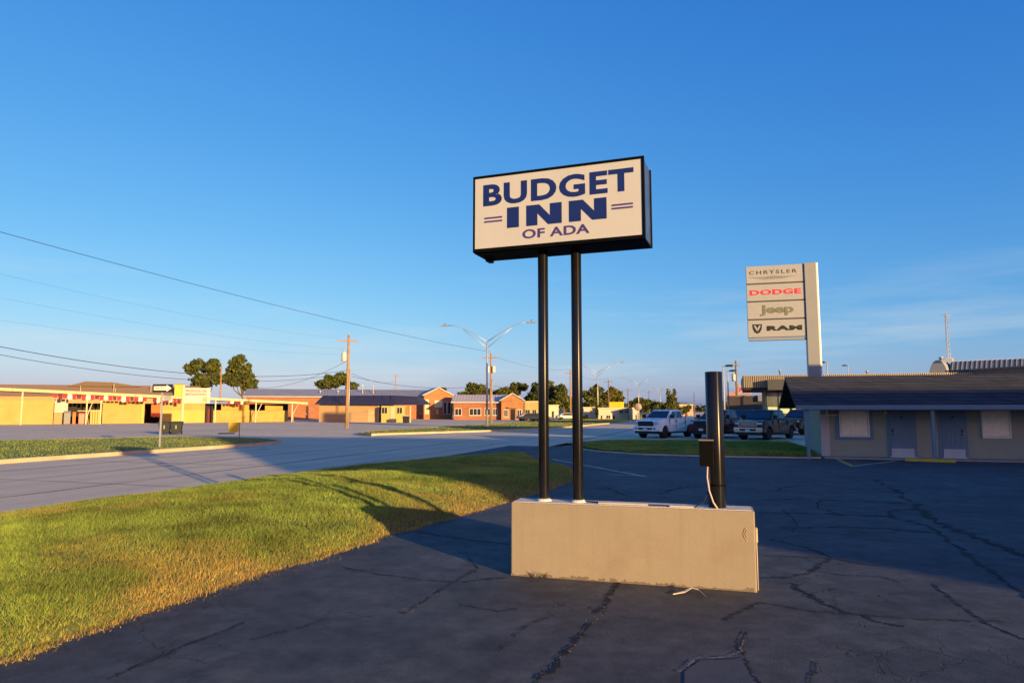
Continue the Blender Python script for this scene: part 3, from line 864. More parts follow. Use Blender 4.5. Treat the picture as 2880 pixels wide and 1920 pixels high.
# torn strip of pale trim lying in front of the block
pts = [lot_pt(*q) for q in [(1893, 1673), (1925, 1668), (1945, 1664), (1965, 1668), (1988, 1682)]]
zz = [0.006, 0.012, 0.035, 0.03, 0.008]
mb = MB()
wd = [0.004, 0.016, 0.013, 0.010, 0.009]
for p, z, w_ in zip(pts, zz, wd):
    mb.v += [(p.x, p.y - w_, p.z + z), (p.x, p.y + w_, p.z + z + .004), (p.x, p.y + w_, p.z + z + .007), (p.x, p.y - w_, p.z + z + .003)]
for i in range(4):
    for k in range(4):
        a, b = i * 4 + k, i * 4 + (k + 1) % 4
        mb.f.append([a, b, b + 4, a + 4]); mb.s.append(False)
mb.f += [[3, 2, 1, 0], [16, 17, 18, 19]]; mb.s += [False, False]
tag(obj('trim_strip', mb, mat('pale_trim', (0.6, 0.5, 0.38), rough=.5)), 'bent strip of pale trim lying on the asphalt before the sign block', 'debris')
# weed at the foot of the block
mb = MB()
p0 = FB.A + FB.u * 0.30 - FB.n * 0.012
for k in range(16):
    a = random.uniform(0, 6.28); l_ = random.uniform(.03, .07)
    q = p0 + Vector((random.uniform(-.06, .06), random.uniform(-.02, .005), 0))
    mb.tube([q, q + Vector((math.cos(a) * l_ * .4, -abs(math.sin(a)) * l_ * .3, l_ * .7)), q + Vector((math.cos(a) * l_ * .8, -abs(math.sin(a)) * l_ * .5, l_))], [.0025, .002, .0008], 4)
tag(obj('weed', mb, mat('dry_weed', (0.10, 0.085, 0.04), rough=.8)), 'small dry weed growing at the foot of the sign block', 'plant')
# loose stones along the big crack
mb = MB()
for (a, b, n_) in (((1705, 1690), (1636, 1782), 26), ((1636, 1782), (1525, 1904), 26), ((1138, 1725), (1234, 1663), 22)):
    for k in range(n_):
        t = random.random(); p = lot_pt(a[0] + (b[0] - a[0]) * t + random.gauss(0, 9), a[1] + (b[1] - a[1]) * t + random.gauss(0, 5))
        r_ = random.uniform(.0015, .005)
        mb.lathe([(r_ * .6, 0), (r_, r_ * .5), (r_ * .5, r_ * 1.1)], (p.x, p.y, p.z), n=6, smooth=False)
tag(obj('gravel', mb, mat('loose_stone', (0.15, 0.14, 0.13), rough=.9, var=.5, scale=60)), 'loose crumbs of stone along the cracks in the asphalt', 'gravel', kind='stuff')

# ================================================================== MOTEL WING (right)
M_STUCCO = mat('motel_stucco', (0.27, 0.295, 0.24), rough=0.9, var=0.06, scale=1.5, bump=0.3, bscale=60)
M_BLUEP = mat('blue_grey_paint', (0.11, 0.19, 0.27), rough=0.6, var=0.08, scale=3)
M_WTRIM = mat('pale_trim_paint', (0.66, 0.64, 0.60), rough=0.6, var=0.06)
M_CURT = mat('curtain_cloth', (0.8, 0.74, 0.58), rough=0.9, var=0.1, scale=6)
M_GLASS = mat('dark_glass', (0.012, 0.015, 0.018), rough=0.08, var=0.2, spec=0.8)
M_METAL = mat('grey_metal', (0.35, 0.35, 0.36), rough=0.4, metal=0.7, var=0.1)
M_GALV = mat('galvanised_steel', (0.42, 0.42, 0.41), rough=0.5, metal=0.5, var=0.12)
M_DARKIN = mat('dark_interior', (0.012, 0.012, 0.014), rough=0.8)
def shingle_mat(name, c1, c2):
    m = brick_mat(name, c1, c2, tuple(c * .45 for c in c1), bw=0.33, bh=0.14, msize=0.012, rough=0.95)
    return m
M_SHING = shingle_mat('roof_shingle', (0.030, 0.034, 0.044), (0.052, 0.055, 0.068))

mz = -0.30
FM = Fac(SR(3.55, 30.4), SR(20, 30.4), mz)
MOT = thing('motel_building', 'low grey motel wing with dark shingle roof and blue-grey room doors', 'building', FM.loc, FM.rot)
MLEN = 21.0
wallp = obj('wall', MB().box(0, MLEN, 0, 6.5, -0.1, 2.15), M_STUCCO, MOT)
obj('plinth', MB().box(-0.02, MLEN, -0.9, -0.003, -0.15, 0.06), mat('walk_concrete', (0.26, 0.25, 0.24), rough=.9, var=.12, bump=.2), MOT)
def gable_roof(mb, x0, x1, ye, ze, yr, zr, yb, zb, th=0.12):
    """roof from front eave (ye,ze) over ridge (yr,zr) to back eave (yb,zb)"""
    return mb.prism([(ye, ze), (yr, zr), (yb, zb), (yb, zb - th), (yr, zr - th * 1.2), (ye, ze - th)], 'x', x0, x1)
ze = FM.at(2450, 1138, -1.5)[1]
zr = FM.at(2450, 1059, 3.25)[1]
xl = FM.at(2238, 1138, -1.5)[0]
roof = obj('roof', gable_roof(MB(), xl, MLEN + .6, -1.5, ze, 3.25, zr, 8.0, ze), M_SHING, MOT)
obj('fascia', MB().box(xl, MLEN + .6, -1.56, -1.505, ze - 0.17, ze - 0.005), M_BLUEP, roof)
# shingle courses stand proud as thin steps
slope = (zr - ze) / 4.75
for k in range(22):
    y = -1.49 + k * 0.215
    if y > 3.2: break
    z = ze + (y + 1.5) * slope
    obj('shingle_course', MB().prism([(y, z + 0.001), (y, z + 0.013), (y + 0.21, z + 0.21 * slope + 0.004)], 'x', xl + .003, MLEN + .59), M_SHING, roof)
obj('ridge_cap', MB().prism([(3.05, zr - .2 * slope + .014), (3.25, zr + 0.045), (3.45, zr - .2 * slope + .014)], 'x', xl - .01, MLEN + .61), M_SHING, roof)
# gable end: rake board and infill
obj('gable_end', MB().prism([(-0.2, ze - .12 + 1.3 * slope), (3.25, zr - 0.15), (6.7, ze - .12 + 1.3 * slope)], 'x', 0.01, 0.1), M_BLUEP, MOT)
obj('soffit', MB().box(xl + .02, MLEN, -1.5, -0.004, ze - 0.20, ze - 0.172), mat('dark_soffit', (0.16, 0.17, 0.18), rough=.9), MOT)
for px in (2273, 2625):
    x = FM.at(px, 1240, -1.3)[0]
    obj('porch_post', MB().box(x - .055, x + .055, -1.42, -1.31, -0.02, ze - 0.172), M_BLUEP, MOT)
# end wing wall with its blue-grey face
obj('corner_pilaster', MB().box(-0.02, 0.30, -0.05, -0.004, -0.1, 2.4), mat('pilaster_paint', (0.42, 0.40, 0.40), rough=.8, var=.06), MOT)
# window
x0, x1, z0, z1 = FM.rect(2362, 2442, 1145, 1226)
z1 = max(z1, 2.05)
win = obj('window', MB().box(x0 + .05, x1 - .05, -0.03, -0.004, z0 + .05, z1 - .05), M_GLASS, MOT)
f = MB().box(x0, x1, -0.07, -0.002, z0 - .02, z0 + .05).box(x0, x1, -0.07, -0.002, z1 - .05, z1)
f.box(x0, x0 + .05, -0.07, -0.002, z0 + .05, z1 - .05).box(x1 - .05, x1, -0.07, -0.002, z0 + .05, z1 - .05)
obj('window_frame', f, M_WTRIM, win)
cu = MB()
n = 44
for i in range(n + 1):
    x = x0 + .06 + (x1 - x0 - .12) * i / n
    y = -0.045 + 0.012 * math.sin(i * 1.9) + .004 * math.sin(i * 5.3)
    cu.v += [(x, y, z0 + .055), (x, y, z1 - .055)]
for i in range(n):
    a = 2 * i; cu.f.append([a, a + 2, a + 3, a + 1]); cu.s.append(True)
obj('curtain', cu, M_CURT, win)
# casing around the window in blue-grey
cs = MB().box(x0 - .13, x0 - .003, -0.035, -0.003, z0 - .14, z1).box(x1 + .003, x1 + .13, -0.035, -0.003, z0 - .14, z1).box(x0 - .003, x1 + .003, -.035, -.003, z0 - .14, z0 - .023)
obj('window_casing', cs, M_BLUEP, win)
# doors
def motel_door(px0, px1, hinge):
    x0, _, = FM.at(px0, 1240); x1, _ = FM.at(px1, 1240)
    z1 = 2.03
    d = obj('door', MB().box(x0, x1, -0.045, -0.004, 0.065, z1), M_BLUEP, MOT)
    w = x1 - x0
    for cx in (0.29, 0.71):
        for za, zb in ((0.55, 1.0), (1.1, 1.85)):
            xx = x0 + w * cx
            f = MB()
            a, b = xx - w * .15, xx + w * .15
            f.box(a, b, -0.058, -0.046, za, za + .03).box(a, b, -0.058, -0.046, zb - .03, zb)
            f.box(a, a + .03, -0.058, -0.046, za + .03, zb - .03).box(b - .03, b, -0.058, -0.046, za + .03, zb - .03)
            obj('panel_moulding', f, M_BLUEP, d)
    obj('kick_plate', MB().box(x0 + .02, x1 - .02, -0.052, -0.046, 0.09, 0.40), mat('kick_plate', (0.40, 0.44, 0.46), rough=.45, var=.08), d)
    obj('threshold', MB().box(x0 - .03, x1 + .03, -0.14, -0.005, 0.061, 0.085), M_WTRIM, MOT)
    hx = x1 - 0.09 if hinge == 'l' else x0 + 0.09
    obj('handle', MB().lathe([(0.035, -0.09), (0.035, -0.05)], (hx, 0, 1.0), 'y', 12).box(hx - .03, hx + .03, -0.06, -0.046, 0.92, 1.16), mat('lock_dark', (0.02, 0.02, 0.022), rough=.4), d)
    obj('lever', MB().box(hx - .06, hx + .06, -0.10, -0.085, 0.99, 1.01), M_METAL, d)
    nb = MB().lathe([(0.05, -0.056), (0.045, -0.046)], (x0 + w / 2, 0, 1.62), 'y', 12)
    obj('number_plate', nb, mat('brass_dark', (0.06, 0.055, 0.05), rough=.5), d)
    cs = MB().box(x0 - .09, x0 - .004, -0.03, -0.003, 0.065, z1 + .09).box(x1 + .004, x1 + .09, -0.03, -0.003, 0.065, z1 + .09).box(x0 - .004, x1 + .004, -.03, -.003, z1 + .004, z1 + .09)
    obj('door_frame', cs, M_BLUEP, d)
motel_door(2504, 2571, 'r')
motel_door(2650, 2714, 'l')
# next window beyond the second door
for ox in (FM.at(2760, 1200)[0],):
    w2 = obj('window', MB().box(ox + .05, ox + .9, -0.03, -0.004, z0 + .05, z1 - .05), M_GLASS, MOT)
    f = MB().box(ox, ox + .95, -0.07, -0.002, z0 - .02, z0 + .05).box(ox, ox + .95, -0.07, -0.002, z1 - .05, z1)
    f.box(ox, ox + .05, -0.07, -0.002, z0 + .05, z1 - .05).box(ox + .9, ox + .95, -0.07, -0.002, z0 + .05, z1 - .05)
    obj('window_frame', f, M_WTRIM, w2)
    obj('curtain', MB().box(ox + .06, ox + .89, -0.05, -0.032, z0 + .055, z1 - .055), M_CURT, w2)
# wall lamp and shelf bracket
lx, lz = FM.at(2488, 1160)
obj('wall_lamp', MB().lathe([(0.02, -.12), (0.07, -.10), (0.07, -.02), (.04, -.004)], (lx, 0, lz), 'y', 12), mat('frosted_glass', (0.5, 0.46, 0.42), rough=.4), MOT)
sx0, sx1, sz0, sz1 = FM.rect(2308, 2352, 1150, 1168)
obj('air_conditioner_shelf', MB().box(sx0, sx1, -0.30, -0.004, sz0, sz0 + .035).box(sx0 + .2, sx0 + .25, -.28, -.006, sz0 + .036, sz1 + .15), M_WTRIM, MOT)

# the wing's two-storey half, out of frame to the right; it keeps the parked trucks in shade
TS = obj('upper_storey', MB().box(13.4, 46, 0.3, 10.0, 2.16, 6.4), M_STUCCO, MOT)
obj('upper_roof', MB().prism([(-0.6, 6.3), (5.1, 8.0), (10.7, 6.3)], 'x', 13.2, 46.4), M_SHING, TS)
for k in range(8):
    x = 14.5 + k * 3.9
    w3 = obj('window', MB().box(x, x + 1.5, 0.25, 0.297, 4.0, 5.3), M_GLASS, TS)
    obj('window_frame', MB().box(x - .08, x + 1.58, 0.22, 0.296, 3.9, 3.99), M_WTRIM, w3)

# yellow wheel stop in front of the door
wa, wb = lot_pt(2546, 1296), lot_pt(2688, 1301)
FW = Fac(wa, wb, wa.z)
WS = obj('wheel_stop', MB().prism([(0, 0), (0.15, 0), (0.12, 0.11), (0.03, 0.11)], 'x', 0, FW.len), mat('yellow_kerb_paint', (0.60, 0.36, 0.03), rough=.7, var=.12, scale=5, dirt=(0.3, .2, .05), dscale=3), bevel=.01)
WS.location = FW.loc; WS.rotation_euler = (0, 0, FW.rot)
tag(WS, 'yellow painted concrete wheel stop before the motel room doors', 'wheel stop')

# the two-storey wing across the lot, behind the photographer: it shades the drive and the parked trucks
OW = SR(27.0, -11.0, 0)
OFF = thing('motel_building', 'two-storey grey motel wing across the lot, out of view behind the photographer', 'building', OW, -AZ)
HT = 10.3
obj('wall', MB().box(0, 60, 0, 10.5, -0.2, 6.2), M_STUCCO, OFF)
rf = obj('roof', MB().prism([(-0.5, 6.0), (5.25, HT), (11.0, 6.0)], 'x', -0.02, 60.5), M_SHING, OFF)
for fl in (0.1, 3.1):
    for k in range(12):
        x = 1.5 + k * 4.9
        dd = obj('door', MB().box(x, x + .9, 10.503, 10.55, fl, fl + 2.03), M_BLUEP, OFF)
        ww = obj('window', MB().box(x + 1.4, x + 2.9, 10.503, 10.54, fl + .8, fl + 2.0), M_GLASS, OFF)
        obj('window_frame', MB().box(x + 1.32, x + 2.98, 10.502, 10.56, fl + .72, fl + .79), M_WTRIM, ww)
obj('balcony', MB().box(0, 60, 10.51, 12.0, 2.9, 3.05), M_BLOCKTOP, OFF)

# ================================================================== PICKUP TRUCKS
M_TYRE = mat('tyre_rubber', (0.015, 0.015, 0.016), rough=0.85, var=.2)
M_RIM = mat('alloy_rim', (0.45, 0.45, 0.47), rough=0.3, metal=.8, var=.1)
M_RIMB = mat('black_rim', (0.02, 0.02, 0.022), rough=0.35)
M_CHROME = mat('chrome', (0.6, 0.6, 0.62), rough=0.15, metal=1.0, var=.05)
M_TRIMB = mat('black_plastic', (0.012, 0.012, 0.013), rough=0.5, var=.2)
M_LAMP = mat('headlight_lens', (0.5, 0.52, 0.55), rough=0.1, var=.1, spec=.8)
M_PLATE = mat('plate_white', (0.6, 0.62, 0.62), rough=.5)
M_CARGLASS = mat('car_glass', (0.02, 0.024, 0.03), rough=0.05, var=.1, spec=.7)

def pickup(name, label, loc, rotz, paint, chrome=False, black_rims=False, group='pickup trucks parked at the dealer', grille_h=0.30):
    T = thing(name, label, 'pickup truck', loc, rotz, group)
    hw = 1.0
    def arch(cx, r, z0=.46):
        return [(cx + r * math.cos(a), .40 + r * math.sin(a)) for a in np.linspace(math.radians(8), math.radians(172), 9)]
    side = [(2.98, .50), (3.02, .80), (3.0, 1.10), (2.9, 1.22), (2.3, 1.30), (1.5, 1.36), (0.2, 1.34), (-1.15, 1.34), (-1.2, 1.38), (-2.96, 1.40), (-3.0, 1.34), (-3.0, .62), (-2.5, .52)]
    side += arch(-1.85, .50)[::-1] + [(-1.3, .42), (1.35, .42)] + arch(1.92, .50)[::-1] + [(2.5, .46)]
    # body with a little tumblehome: three extruded skins
    body = MB()
    n = len(side)
    def skin(y, k):
        return [(x, y * (1.0 if z < 1.0 else 1.0 - 0.10 * (z - 1.0) / .4), z) if abs(x) < 2.9 else (x - math.copysign(.12, x) * k, y * .93, z) for x, z in side]
    body.add(skin(-hw, 1) + skin(hw, 1), [tuple(range(n)), tuple(range(2 * n - 1, n - 1, -1))] + [(i, i + n, (i + 1) % n + n, (i + 1) % n) for i in range(n)])
    obj('body', body, paint, T, bevel=0.035)
    cab = obj('cab', MB().frustum((1.50, -1.16, -.90, .90, 1.345), (0.62, -0.98, -.74, .74, 1.94)), paint, T, bevel=0.05)
    obj('roof', MB().frustum((.60, -.96, -.72, .72, 1.935), (.45, -.85, -.62, .62, 1.985)), paint, cab, bevel=.03)
    def q(p, nrm, off):
        return tuple(Vector(p) + Vector(nrm) * off)
    # windscreen
    def pane(nm, quad, par):
        a, b, c, d = [Vector(v) for v in quad]
        nn = (b - a).cross(c - a).normalized()
        vs_ = [v + nn * .012 for v in (a, b, c, d)] + [v - nn * .02 for v in (a, b, c, d)]
        return obj(nm, MB().add(vs_, [(0, 1, 2, 3), (7, 6, 5, 4), (0, 4, 5, 1), (1, 5, 6, 2), (2, 6, 7, 3), (3, 7, 4, 0)]), M_CARGLASS, par)
    def cp(fx, fz, s_):
        """point on the cab: fx along x 0 front..1 rear, fz up, side s_"""
        x0, x1 = 1.50 + (.62 - 1.50) * fz, -1.16 + (-.98 + 1.16) * fz
        return (x0 + (x1 - x0) * fx, s_ * (.90 + (.74 - .90) * fz), 1.345 + .595 * fz)
    def fp(fy, fz):
        return (1.50 - .88 * fz, (.90 - .16 * fz) * fy, 1.345 + .595 * fz)
    pane('windshield', [fp(-.92, .08), fp(.92, .08), fp(.90, .90), fp(-.90, .90)], cab)
    for s_ in (1, -1):
        for a, b in ((.10, .47), (.52, .90)):
            qd = [cp(b, .1, s_), cp(a + (.02 if a < .2 else 0), .1, s_), cp(a + (.08 if a < .2 else 0), .86, s_), cp(b, .86, s_)]
            pane('side_window', qd if s_ < 0 else qd[::-1], cab)
        obj('mirror', MB().box(1.08, 1.30, s_ * .98 if s_ > 0 else s_ * 1.22, s_ * 1.22 if s_ > 0 else s_ * .98, 1.38, 1.64), M_TRIMB, T, bevel=.03)
        obj('door_handle', MB().box(.05, .25, min(s_ * .985, s_ * 1.0), max(s_ * .985, s_ * 1.0), 1.17, 1.21), M_CHROME if chrome else M_TRIMB, T)
        obj('door_gap', MB().box(.30, .318, min(s_ * .96, s_ * 1.002), max(s_ * .96, s_ * 1.002), .55, 1.33), M_TRIMB, T)
        obj('door_gap', MB().box(1.28, 1.298, min(s_ * .96, s_ * 1.002), max(s_ * .96, s_ * 1.002), .55, 1.33), M_TRIMB, T)
        obj('door_gap', MB().box(-1.18, -1.155, min(s_ * .96, s_ * 1.002), max(s_ * .96, s_ * 1.002), .50, 1.38), M_TRIMB, T)
        obj('side_step', MB().tube([(1.2, s_ * 1.02, .38), (-1.2, s_ * 1.02, .38)], .05, 8), M_TRIMB, T)
        obj('headlight', MB().box(2.82, 3.035, min(s_ * .60, s_ * .90), max(s_ * .60, s_ * .90), 1.00, 1.16), M_LAMP, T, bevel=.03)
        obj('fog_lamp', MB().box(2.9, 3.10, min(s_ * .62, s_ * .82), max(s_ * .62, s_ * .82), .62, .72), M_LAMP if chrome else M_TRIMB, T, bevel=.015)
        obj('tail_light', MB().box(-3.012, -2.9, min(s_ * .80, s_ * .95), max(s_ * .80, s_ * .95), 1.0, 1.32), mat('tail_lens', (.25, .01, .01), rough=.2), T)
        for cx in (1.92, -1.85):
            W_ = obj('wheel', MB().lathe([(.20, -.13), (.30, -.13), (.385, -.11), (.40, -.06), (.40, .06), (.385, .11), (.30, .13), (.20, .13)], (cx, s_ * .86, .40), 'y', 24), M_TYRE, T)
            rm = MB().lathe([(.265, .118 * s_), (.25, .10 * s_), (.06, .10 * s_), (.05, .125 * s_)], (cx, s_ * .86, .40), 'y', 20)
            for k in range(6):
                a = k * math.pi / 3
                c_, sn = math.cos(a), math.sin(a)
                rm.add([(cx + r_ * c_ - t * sn, s_ * (.86 + .128), .40 + r_ * sn + t * c_) for r_, t in ((.05, -.025), (.25, -.035), (.25, .035), (.05, .025))] +
                       [(cx + r_ * c_ - t * sn, s_ * (.86 + .10), .40 + r_ * sn + t * c_) for r_, t in ((.05, -.025), (.25, -.035), (.25, .035), (.05, .025))],
                       [(0, 1, 2, 3), (0, 4, 5, 1), (1, 5, 6, 2), (2, 6, 7, 3), (3, 7, 4, 0)])
            obj('rim', rm, M_RIMB if black_rims else M_RIM, W_)
            obj('wheel_well', MB().lathe([(.47, -.06), (.47, .05)], (cx, s_ * .74, .44), 'y', 20), M_TRIMB, T)
    # grille
    gz0 = 1.17 - grille_h
    gr = MB().prism([(-.56, gz0 + .05), (-.50, gz0), (.50, gz0), (.56, gz0 + .05), (.58, 1.12), (.50, 1.18), (-.50, 1.18), (-.58, 1.12)], 'x', 2.92, 3.045)
    g = obj('grille', gr, M_TRIMB, T)
    for k in range(4):
        z = gz0 + .04 + k * (grille_h - .06) / 3.5
        obj('grille_bar', MB().box(3.046, 3.058, -.52, .52, z, z + .022), M_CHROME if chrome else M_TRIMB, g)
    if chrome:
        obj('grille_surround', MB().box(3.03, 3.065, -.62, .62, 1.18, 1.215).box(3.03, 3.065, -.62, .62, gz0 - .035, gz0 - .001).box(3.03, 3.065, -.64, -.585, gz0, 1.18).box(3.03, 3.065, .585, .64, gz0, 1.18), M_CHROME, g, bevel=.008)
    bm = obj('front_bumper', MB().prism([(-.96, .58), (-.90, .50), (.90, .50), (.96, .58), (.96, .80), (.90, .84), (-.90, .84), (-.96, .80)], 'x', 2.86, 3.09), M_CHROME if chrome else paint, T, bevel=.03)
    obj('lower_intake', MB().box(3.0, 3.10, -.55, .55, .60, .74), M_TRIMB, bm)
    obj('air_dam', MB().box(2.8, 3.02, -.85, .85, .34, .50), M_TRIMB, T)
    obj('license_plate', MB().box(3.101, 3.11, -.16, .16, .55, .70), M_PLATE, bm)
    obj('rear_bumper', MB().box(-3.10, -2.95, -.93, .93, .52, .70), M_CHROME, T, bevel=.02)
    obj('bed_liner', MB().box(-2.9, -1.26, -.78, .78, 1.36, 1.402), M_TRIMB, T)
    obj('underbody', MB().box(-2.8, 2.7, -.7, .7, .30, .50), M_TRIMB, T)
    return T

def park(front_px, front_Y, axis_deg, dx=0.0):
    c = Vector(((front_px - 1440) / FPX * front_Y / 1.0, front_Y, -0.378))
    a = math.radians(axis_deg)
    back = Vector((math.sin(a), math.cos(a), 0))
    return c + back * 3.05, math.atan2(-back.y, -back.x)

def car_paint(name, col, rough=.25):
    return mat(name, col, rough=rough, var=.04, scale=1, spec=.25, coat=0.12)
l, r = park(1812, 48.2, 40)
pickup('pickup_truck', 'white crew cab pickup with a black grille, first from the road', l, r, car_paint('white_paint', (0.86, 0.84, 0.82)), black_rims=True, grille_h=.34)
l, r = park(1968, 47.2, 41)
pickup('pickup_truck', 'dark maroon pickup half hidden behind the short black post', l, r, car_paint('maroon_paint', (0.10, 0.008, 0.016)), chrome=False, grille_h=.28)
l, r = park(2098, 45.3, 43)
pickup('pickup_truck', 'dark blue pickup with chrome grille, nearest the motel wing', l, r, car_paint('dark_blue_paint', (0.003, 0.006, 0.011)), chrome=True, grille_h=.24)
l, r = park(2052, 56.5, 43)
pickup('pickup_truck', 'dark pickup in the second row, roof seen between the front trucks', l, r, car_paint('slate_paint', (0.03, 0.04, 0.055)), chrome=True)
l, r = park(2208, 54.5, 44)
pickup('pickup_truck', 'black pickup in the second row beside the motel gable', l, r, car_paint('black_paint', (0.008, 0.009, 0.011)), chrome=False)

# ================================================================== DEALER SIGN PYLON
M_SILVER = mat('pylon_silver', (0.225, 0.235, 0.245), rough=0.45, var=0.05, scale=.6, metal=0.15)
M_PANEL = mat('pylon_panel', (0.275, 0.285, 0.30), rough=0.45, var=0.04, scale=.8)
M_GAP = mat('panel_gap', (0.05, 0.05, 0.05), rough=.7)
FP = Fac(D(2096, 960, 47.2), D(2310, 960, 47.2) - Vector((0, 1.55, 0)), -0.38)
PYL = thing('pylon_sign', 'tall silver dealership pylon with four stacked brand panels', 'sign', FP.loc, FP.rot)
xa, xb = FP.at(2101, 850)[0], FP.at(2265, 850)[0]
xc = FP.at(2303, 900)[0] - .02
ztop = FP.at(2285, 738)[1]
obj('column', MB().box(xb + .02, xc, -0.04, 0.75, 0, ztop), M_SILVER, PYL, bevel=.02)
obj('column_edge', MB().box(xc + .003, xc + .10, 0.0, 0.70, 0, ztop - .02), mat('column_edge', (.75, .76, .76), rough=.4), PYL, bevel=.02)
rows = [(744, 795), (796, 845), (846, 896), (897, 948)]
mid = 2183
for i, (ya, yb) in enumerate(rows):
    z1, z0 = FP.at(mid, ya)[1], FP.at(mid, yb)[1]
    pn = obj('brand_panel', MB().box(xa, xb, 0.06, 0.46, z0 + .03, z1 - .03), M_PANEL, PYL, bevel=.02)
    zc, hh = (z0 + z1) / 2, z1 - z0; w = xb - xa
    def put(nm, s, fx0, fx1, fz, fh, m_, bold, sp=1.0):
        obj(nm, shift(text_mesh(s, w * (fx1 - fx0), hh * fh, .02, bold, sp), xa + w * fx0, 0.058, z0 + hh * fz), m_, pn)
    if i == 0:
        put('lettering', 'CHRYSLER', .06, .88, .52, .20, mat('dark_grey_letter', (.05, .05, .055), rough=.5), .0, 1.35)
        wv = MB()
        zw = z0 + hh * .32
        for s_ in (-1, 1):
            c0 = xa + w * .47
            pts = [(c0 + s_ * w * .03, zw - hh * .07), (c0 + s_ * w * .13, zw - hh * .085), (c0 + s_ * w * .26, zw - hh * .03), (c0 + s_ * w * .43, zw + hh * .06), (c0 + s_ * w * .26, zw + hh * .035), (c0 + s_ * w * .13, zw + hh * .05), (c0 + s_ * w * .03, zw + hh * .07)]
            wv.prism(pts if s_ > 0 else pts[::-1], 'y', 0.04, 0.058)
        wv.prism([(c0 + w * .10 * math.cos(a), zw + hh * .085 * math.sin(a)) for a in np.linspace(0, 2 * math.pi, 17)[:-1]], 'y', 0.03, 0.0395)
        obj('wing_badge', wv, mat('badge_grey', (.25, .25, .23), rough=.35, metal=.4), pn)
    elif i == 1:
        put('lettering', 'DODGE', .06, .94, .36, .30, mat('red_letter', (.62, .02, .05), rough=.5), .03, 1.1)
    elif i == 2:
        put('lettering', 'Jeep', .22, .80, .18, .62, mat('olive_grey_letter', (.13, .135, .10), rough=.5), .035)
    else:
        put('lettering', 'RAM', .33, .93, .37, .27, mat('black_letter', (.012, .012, .012), rough=.5), .06, 1.12)
        cx, cz = xa + w * .165, z0 + hh * .50
        bk = mat('black_letter', (.012, .012, .012))
        sh = MB().prism([(cx - w * .085, cz + hh * .25), (cx + w * .085, cz + hh * .25), (cx + w * .075, cz - hh * .02), (cx + w * .045, cz - hh * .20), (cx, cz - hh * .27), (cx - w * .045, cz - hh * .20), (cx - w * .075, cz - hh * .02)], 'y', 0.042, 0.058)
        e = obj('emblem', sh, bk, pn)
        vv = MB()
        for s_ in (-1, 1):
            pl = [(cx + s_ * w * .002, cz - hh * .16), (cx + s_ * w * .030, cz - hh * .02), (cx + s_ * w * .062, cz + hh * .17), (cx + s_ * w * .035, cz + hh * .19), (cx + s_ * w * .002, cz + hh * .02)]
            vv.prism(pl if s_ > 0 else pl[::-1], 'y', 0.030, 0.041)
        obj('emblem_horns', vv, M_PANEL, e)
    if i < 3:
        obj('panel_gap', MB().box(xa + .02, xb + .018, 0.10, 0.42, z0 - .029, z0 + .029), M_GAP, PYL)
z0 = FP.at(mid, 949)[1]
obj('panel_skirt', MB().box(xa + .04, xb + .018, 0.08, 0.44, z0 - .17, z0 - .005), M_SILVER, PYL)

# ================================================================== DEALER SHOWROOM
M_RIB = mat('tan_ribbed_metal', (0.40, 0.33, 0.23), rough=.5, var=.08, metal=.2)
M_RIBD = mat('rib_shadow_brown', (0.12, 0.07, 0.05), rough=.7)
M_CHAR = mat('charcoal_panel', (0.05, 0.055, 0.06), rough=.6)
FD = Fac(D(2093, 1100, 74), D(2093, 1100, 74) + Vector((math.cos(AZ), -math.sin(AZ), 0)) * 40, -0.38)
DEAL = thing('dealership_building', 'flat-roofed car showroom with tan ribbed fascia and dark glass front', 'building', FD.loc, FD.rot)
zt = FD.at(2120, 1055)[1]; zb = FD.at(2120, 1090)[1]; DL = 30.0
zt2 = zt
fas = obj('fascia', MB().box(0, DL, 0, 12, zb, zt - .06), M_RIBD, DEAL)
rib = MB()
k = 0.0
while k < DL:
    rib.box(k, k + .09, -0.10, -0.002, zb + .02, zt)
    k += 0.19
tag(obj('ribs', rib, M_RIB, fas), kind='stuff')
rib = MB(); k = 0.1
while k < 12:
    rib.box(-0.10, -0.002, k, k + .09, zb + .02, zt); k += .19
tag(obj('ribs', rib, M_RIB, fas), kind='stuff')
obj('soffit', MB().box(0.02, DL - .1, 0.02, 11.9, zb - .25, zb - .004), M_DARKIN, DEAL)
xg0 = FD.at(2153, 1120, 3.0)[0]
xg1 = FD.at(2224, 1120, 3.0)[0]
obj('wall', MB().box(xg0, DL, 3.0, 11.5, 0, zb - .255), M_CHAR, DEAL)
gx = xg0 + .12
i = 0
while gx < xg0 + 14:
    gw = 1.15
    g = obj('window', MB().box(gx, gx + gw, 2.94, 2.997, 0.5, zb - .5), mat('showroom_glass', (0.10, 0.12, 0.11), rough=.08, spec=.8, var=.3, scale=1), DEAL)
    obj('mullion', MB().box(gx + gw + .003, gx + gw + .107, 2.90, 2.998, 0.3, zb - .3), M_TRIMB, g)
    obj('window_sign', MB().box(gx + .1, gx + gw - .1, 2.92, 2.937, 1.6, 2.3), mat('pale_banner', (.42, .50, .40), rough=.6), g)
    gx += gw + .11; i += 1
xq0, xq1, zq0, zq1 = FD.rect(2160, 2228, 1066, 1096, -1.2)
can = obj('entry_canopy', MB().box(xq0, xq1 + 1.5, -1.2, 0.0 - .12, zq0, zq1), M_CHAR, DEAL)
for px, py in ((2193, 1040), (2438, 1042)):
    x, z = FD.at(px, py, 5)
    obj('roof_vent', MB().lathe([(.08, zt - .06), (.08, z - .1), (.16, z - .1), (.16, z)], (x, 5, 0), n=10), M_GALV, DEAL)

